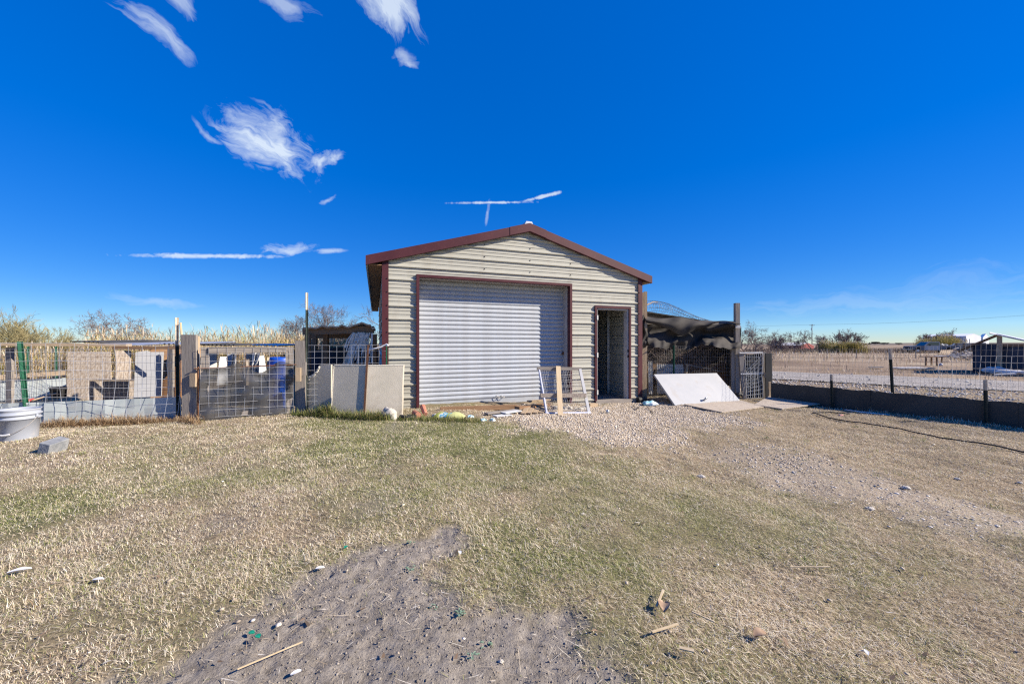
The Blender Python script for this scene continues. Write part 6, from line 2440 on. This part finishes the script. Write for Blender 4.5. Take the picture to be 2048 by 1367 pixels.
# scrap heap and pallet by the truck
hp2 = thing('pallet', 'timber pallet leaning on rubbish beside the pickup truck', 'pallet', P(1890, 708, 52))
for i in range(6):
    a, b = P(1880 + i * 4.2, 707, 51.5), P(1884 + i * 4.2, 700, 52)
    MB().beam(a, b, .16, .03, Vector((1, 0, 0))).build('slat', 'tanwood', hp2)
for s in (0, 1):
    MB().beam(P(1879 + 4 * s, 706 - 6 * s, 51.8 + .4 * s), P(1905 + 4 * s, 706 - 6 * s, 51.8 + .4 * s), .1, .06, Z).build('rail', 'brownwood', hp2)
hm_ = MB()
for i in range(110):
    c = P(rr.uniform(1905, 1946), 710, rr.uniform(30, 40))
    c.z = -.15 + abs(rr.gauss(0, .35))
    d = Vector((rr.uniform(-1, 1), rr.uniform(-1, 1), rr.uniform(-.4, .4))).normalized() * rr.uniform(.2, .7)
    hm_.beam(c, c + d, rr.uniform(.05, .3), .03)
single('scrap_heap', hm_, mat('mixed_scrap', (.12, .1, .085), (.5, .47, .44), 1.6, .8, c3=(.3, .16, .1), s3=3, a3=.8), 'heap of scrap timber and rubbish left of the tarp shed', 'scrap heap')

# container, white building, red barn
ct = thing('tan_container', 'tan shipping container behind the tarp shed roof', 'container', P(1940, 697, 60))
a, b = P(1912, 0, 60), P(1972, 0, 58)
zc = H + (HY - 686) * 60 / F
c_ = MB()
dn = (Vector((b.x, b.y, 0)) - Vector((a.x, a.y, 0))).normalized()
c_.prism([(a.x, a.y, -.2), (b.x, b.y, -.2), (b.x, b.y, zc + .08), (a.x, a.y, zc)], Vector((-dn.y, dn.x, 0)) * 2.4)
c_.build('body', 'tan', ct)
rb2 = MB()
for i in range(18):
    q = Vector((a.x, a.y, 0)).lerp(Vector((b.x, b.y, 0)), (i + .5) / 18)
    rb2.quadbox((q.x + dn.y * .03, q.y - dn.x * .03, zc / 2 - .1), dn * .06, Vector((dn.y, -dn.x, 0)) * .03, (0, 0, zc / 2))
rb2.build('ribs', 'tan', ct)
for q_ in (.0, .27, .55):
    q = Vector((a.x, a.y, 0)).lerp(Vector((b.x, b.y, 0)), q_)
    MB().quadbox((q.x + dn.y * .08, q.y - dn.x * .08, zc / 2), dn * .07, Vector((dn.y, -dn.x, 0)) * .04, (0, 0, zc / 2)).build('edge_post', 'brownwood', ct)


def farshed(name, label, x0, x1, y_ridge, y_eave, Y0, Y1, wallm, roofm, gable_px, winm=None):
    """long shed: eave side towards the camera from x0 to gx, gable end from gx to x1"""
    t = thing(name, label, 'building', P((x0 + x1) / 2, 697, Y0))
    gb = -0.2
    A_, B_ = P(x0, y_eave, Y1), P(gable_px, y_eave, Y0)
    C_ = P(x1, y_eave, Y0 + 6)
    ze, zr_ = B_.z, P(gable_px, y_ridge, Y0).z
    A3, B3, C3 = (Vector((v.x, v.y, 0)) for v in (A_, B_, C_))
    side = C3 - B3
    wl = MB()
    wl.prism([A3 + Z * gb, B3 + Z * gb, B3 + Z * ze, A3 + Z * ze], side.normalized() * .1)
    wl.build('side_wall', wallm, t)
    ge = MB()
    ge.prism([B3 + Z * gb, C3 + Z * gb, C3 + Z * ze, B3 + side * .5 + Z * zr_, B3 + Z * ze], (A3 - B3).normalized() * .1)
    ge.build('gable_wall', wallm, t)
    for s in (0, 1):
        r_ = MB()
        e0, e1 = (B3, A3) if s == 0 else (C3, A3 + side)
        m0, m1 = B3 + side * .5, A3 + side * .5
        r_.prism([e0 + Z * (ze + .02), m0 + Z * (zr_ + .06), m1 + Z * (zr_ + .06), e1 + Z * (ze + .02)], Z * .06)
        r_.build('roof', roofm, t)
    return t, A3, B3, C3, ze


wb, A3, B3, C3, ze = farshed('metal_building', 'long white-roofed metal building on the far right horizon', 1845, 1962, 667, 672, 105, 118, 'farwhite', 'farroof', 1932)
q = B3.lerp(C3, .3)
MB().quadbox((q.x, q.y - .1, 1.3), (C3 - B3).normalized() * 1.0, Vector((0, .05, 0)), (0, 0, 1.4)).build('door', 'farroof', wb)
wb2, A4, B4, C4, ze4 = farshed('metal_building', 'small gabled white building beyond the long metal one', 1958, 1978, 667, 675, 125, 132, 'farwhite', 'farroof', 1966)
bn, A5, B5, C5, ze5 = farshed('red_barn', 'dark red barn with a pale rounded roof among bare trees', 1556, 1628, 685.5, 691, 88, 92, 'barnred', 'whitedirty', 1602)
bn2, A6, B6, C6, ze6 = farshed('dark_barn', 'long dark open barn with a grey roof left of the red one', 1540, 1592, 686, 689, 96, 98, 'black', 'galv', 1578)
bv_ = thing('parked_car', 'dark blue car roof showing beside the long white building', 'car', P(1962, 690, 95))
q = P(1962, 690, 95)
MB().prism([(q.x - 2.2, q.y, .2), (q.x + 2.2, q.y, .2), (q.x + 2.2, q.y, .9), (q.x + 1.2, q.y, 1.0), (q.x + .8, q.y, 1.5), (q.x - 1.0, q.y, 1.5), (q.x - 1.5, q.y, 1.0), (q.x - 2.2, q.y, .9)], (0, 1.7, 0)).build('body', 'truckdk', bv_)
MB().prism([(q.x + 1.05, q.y - .02, 1.02), (q.x + .72, q.y - .02, 1.42), (q.x - .92, q.y - .02, 1.42), (q.x - 1.3, q.y - .02, 1.02)], (0, .015, 0)).build('windows', 'glass', bv_)
for s in (-1.4, 1.4):
    MB().tube([(q.x + s, q.y - .03, .33), (q.x + s, q.y + .2, .33)], .33, 14).build('wheel', 'rubber', bv_)

# utility poles and wires


def upole(px, ytop, Y, label, arm=True):
    b = P(px, 690, Y)
    top = P(px, ytop, Y)
    t = thing('utility_pole', label, 'utility pole', (b.x, b.y, -.3))
    MB().tube([(b.x, b.y, -.4), (b.x, b.y, top.z)], [.16, .11], 8).build('pole', 'pole', t)
    if arm:
        MB().box(b.x - .95, b.x + .95, b.y - .06, b.y + .06, top.z - .55, top.z - .40).build('crossarm', 'pole', t)
        MB().tube([(b.x - .35, b.y - .2, top.z - 2.4), (b.x - .35, b.y - .2, top.z - 1.5)], .2, 8).build('transformer', 'galv', t)
        for s in (-.85, 0.25, .85):
            MB().tube([(b.x + s, b.y, top.z - .4), (b.x + s, b.y, top.z - .2)], .06, 6).build('insulator', 'galv', t)
    return Vector((b.x, b.y, top.z))


tA = upole(1624, 648, 150, 'tall utility pole with a crossarm and transformer', True)
tB = upole(1588, 665, 210, 'plain utility pole left of the tall one', False)
tC_ = P(2420, 600, 75)
ln = MB()
for off in (-.85, .85):
    pts = []
    for i in range(25):
        u = i / 24
        p = (tA + Vector((off, 0, -.2))).lerp(tC_ + Vector((off, 0, 0)), u)
        pts.append(p - Z * (1.2 * math.sin(math.pi * u)))
    ln.tube(pts, .012, 4, False)
    pts = []
    for i in range(19):
        u = i / 18
        p = (tA + Vector((off, 0, -.2))).lerp(P(700, 655, 190) + Vector((off, 0, 0)), u)
        pts.append(p - Z * (1.5 * math.sin(math.pi * u)))
    ln.tube(pts, .012, 4, False)
single('power_line', ln, 'black', 'pair of thin power lines running from the tall utility pole', 'power line')

# thin posts of the field fence
for i in range(6):
    px = 1578 + i * 63 + (i * 13) % 17
    if px > 1900:
        break
    p = P(px, 720, 33 + (i % 3))
    p.z = gz(p.x, p.y)
    m_ = MB().beam(p, p + Vector((.02, 0, .8)), .045, .04, Vector((1, 0, 0)))
    single('field_post', m_, 'oldwood', 'thin grey field fence post beyond the road, %s' % ('farthest left', 'second from the left', 'third from the left', 'fourth from the left', 'fifth from the left', 'sixth from the left')[i], 'fence post', 'field fence posts beyond the road')

# far dark trees on the horizon
fm_ = mat('far_evergreen', (.03, .035, .03), (.06, .06, .045), .3, .95)
for i, (px, Y, wpx, hpx, lb) in enumerate(((1750, 480, 13, 7, 'larger dark tree clump on the far horizon'), (1768, 500, 12, 5, 'lower dark tree clump right beside the larger one'), (1798, 500, 9, 4.5, 'small lone dark tree clump on the far horizon'), (1735, 520, 8, 3.5, 'smallest dark tree clump left of the larger one'))):
    b = P(px, 687, Y)
    t = thing('far_tree', lb, 'tree', (b.x, b.y, 0))
    m_ = MB()
    rr2 = random.Random(i)
    w_ = wpx * Y / F
    h_ = hpx * Y / F
    V_ = []
    for q in range(140):
        c = Vector((b.x + rr2.gauss(0, w_ * .22), b.y + rr2.gauss(0, w_ * .2), .5 + h_ * (.35 + .4 * rr2.random())))
        m_.blob(c, w_ * .09, w_ * .09, h_ * .12, q, .5, 5, 3)
    m_.build('crown', fm_, t)
    MB().tube([(b.x, b.y, -.5), (b.x, b.y, h_ * .5)], .25, 6).build('trunk', 'bark', t)
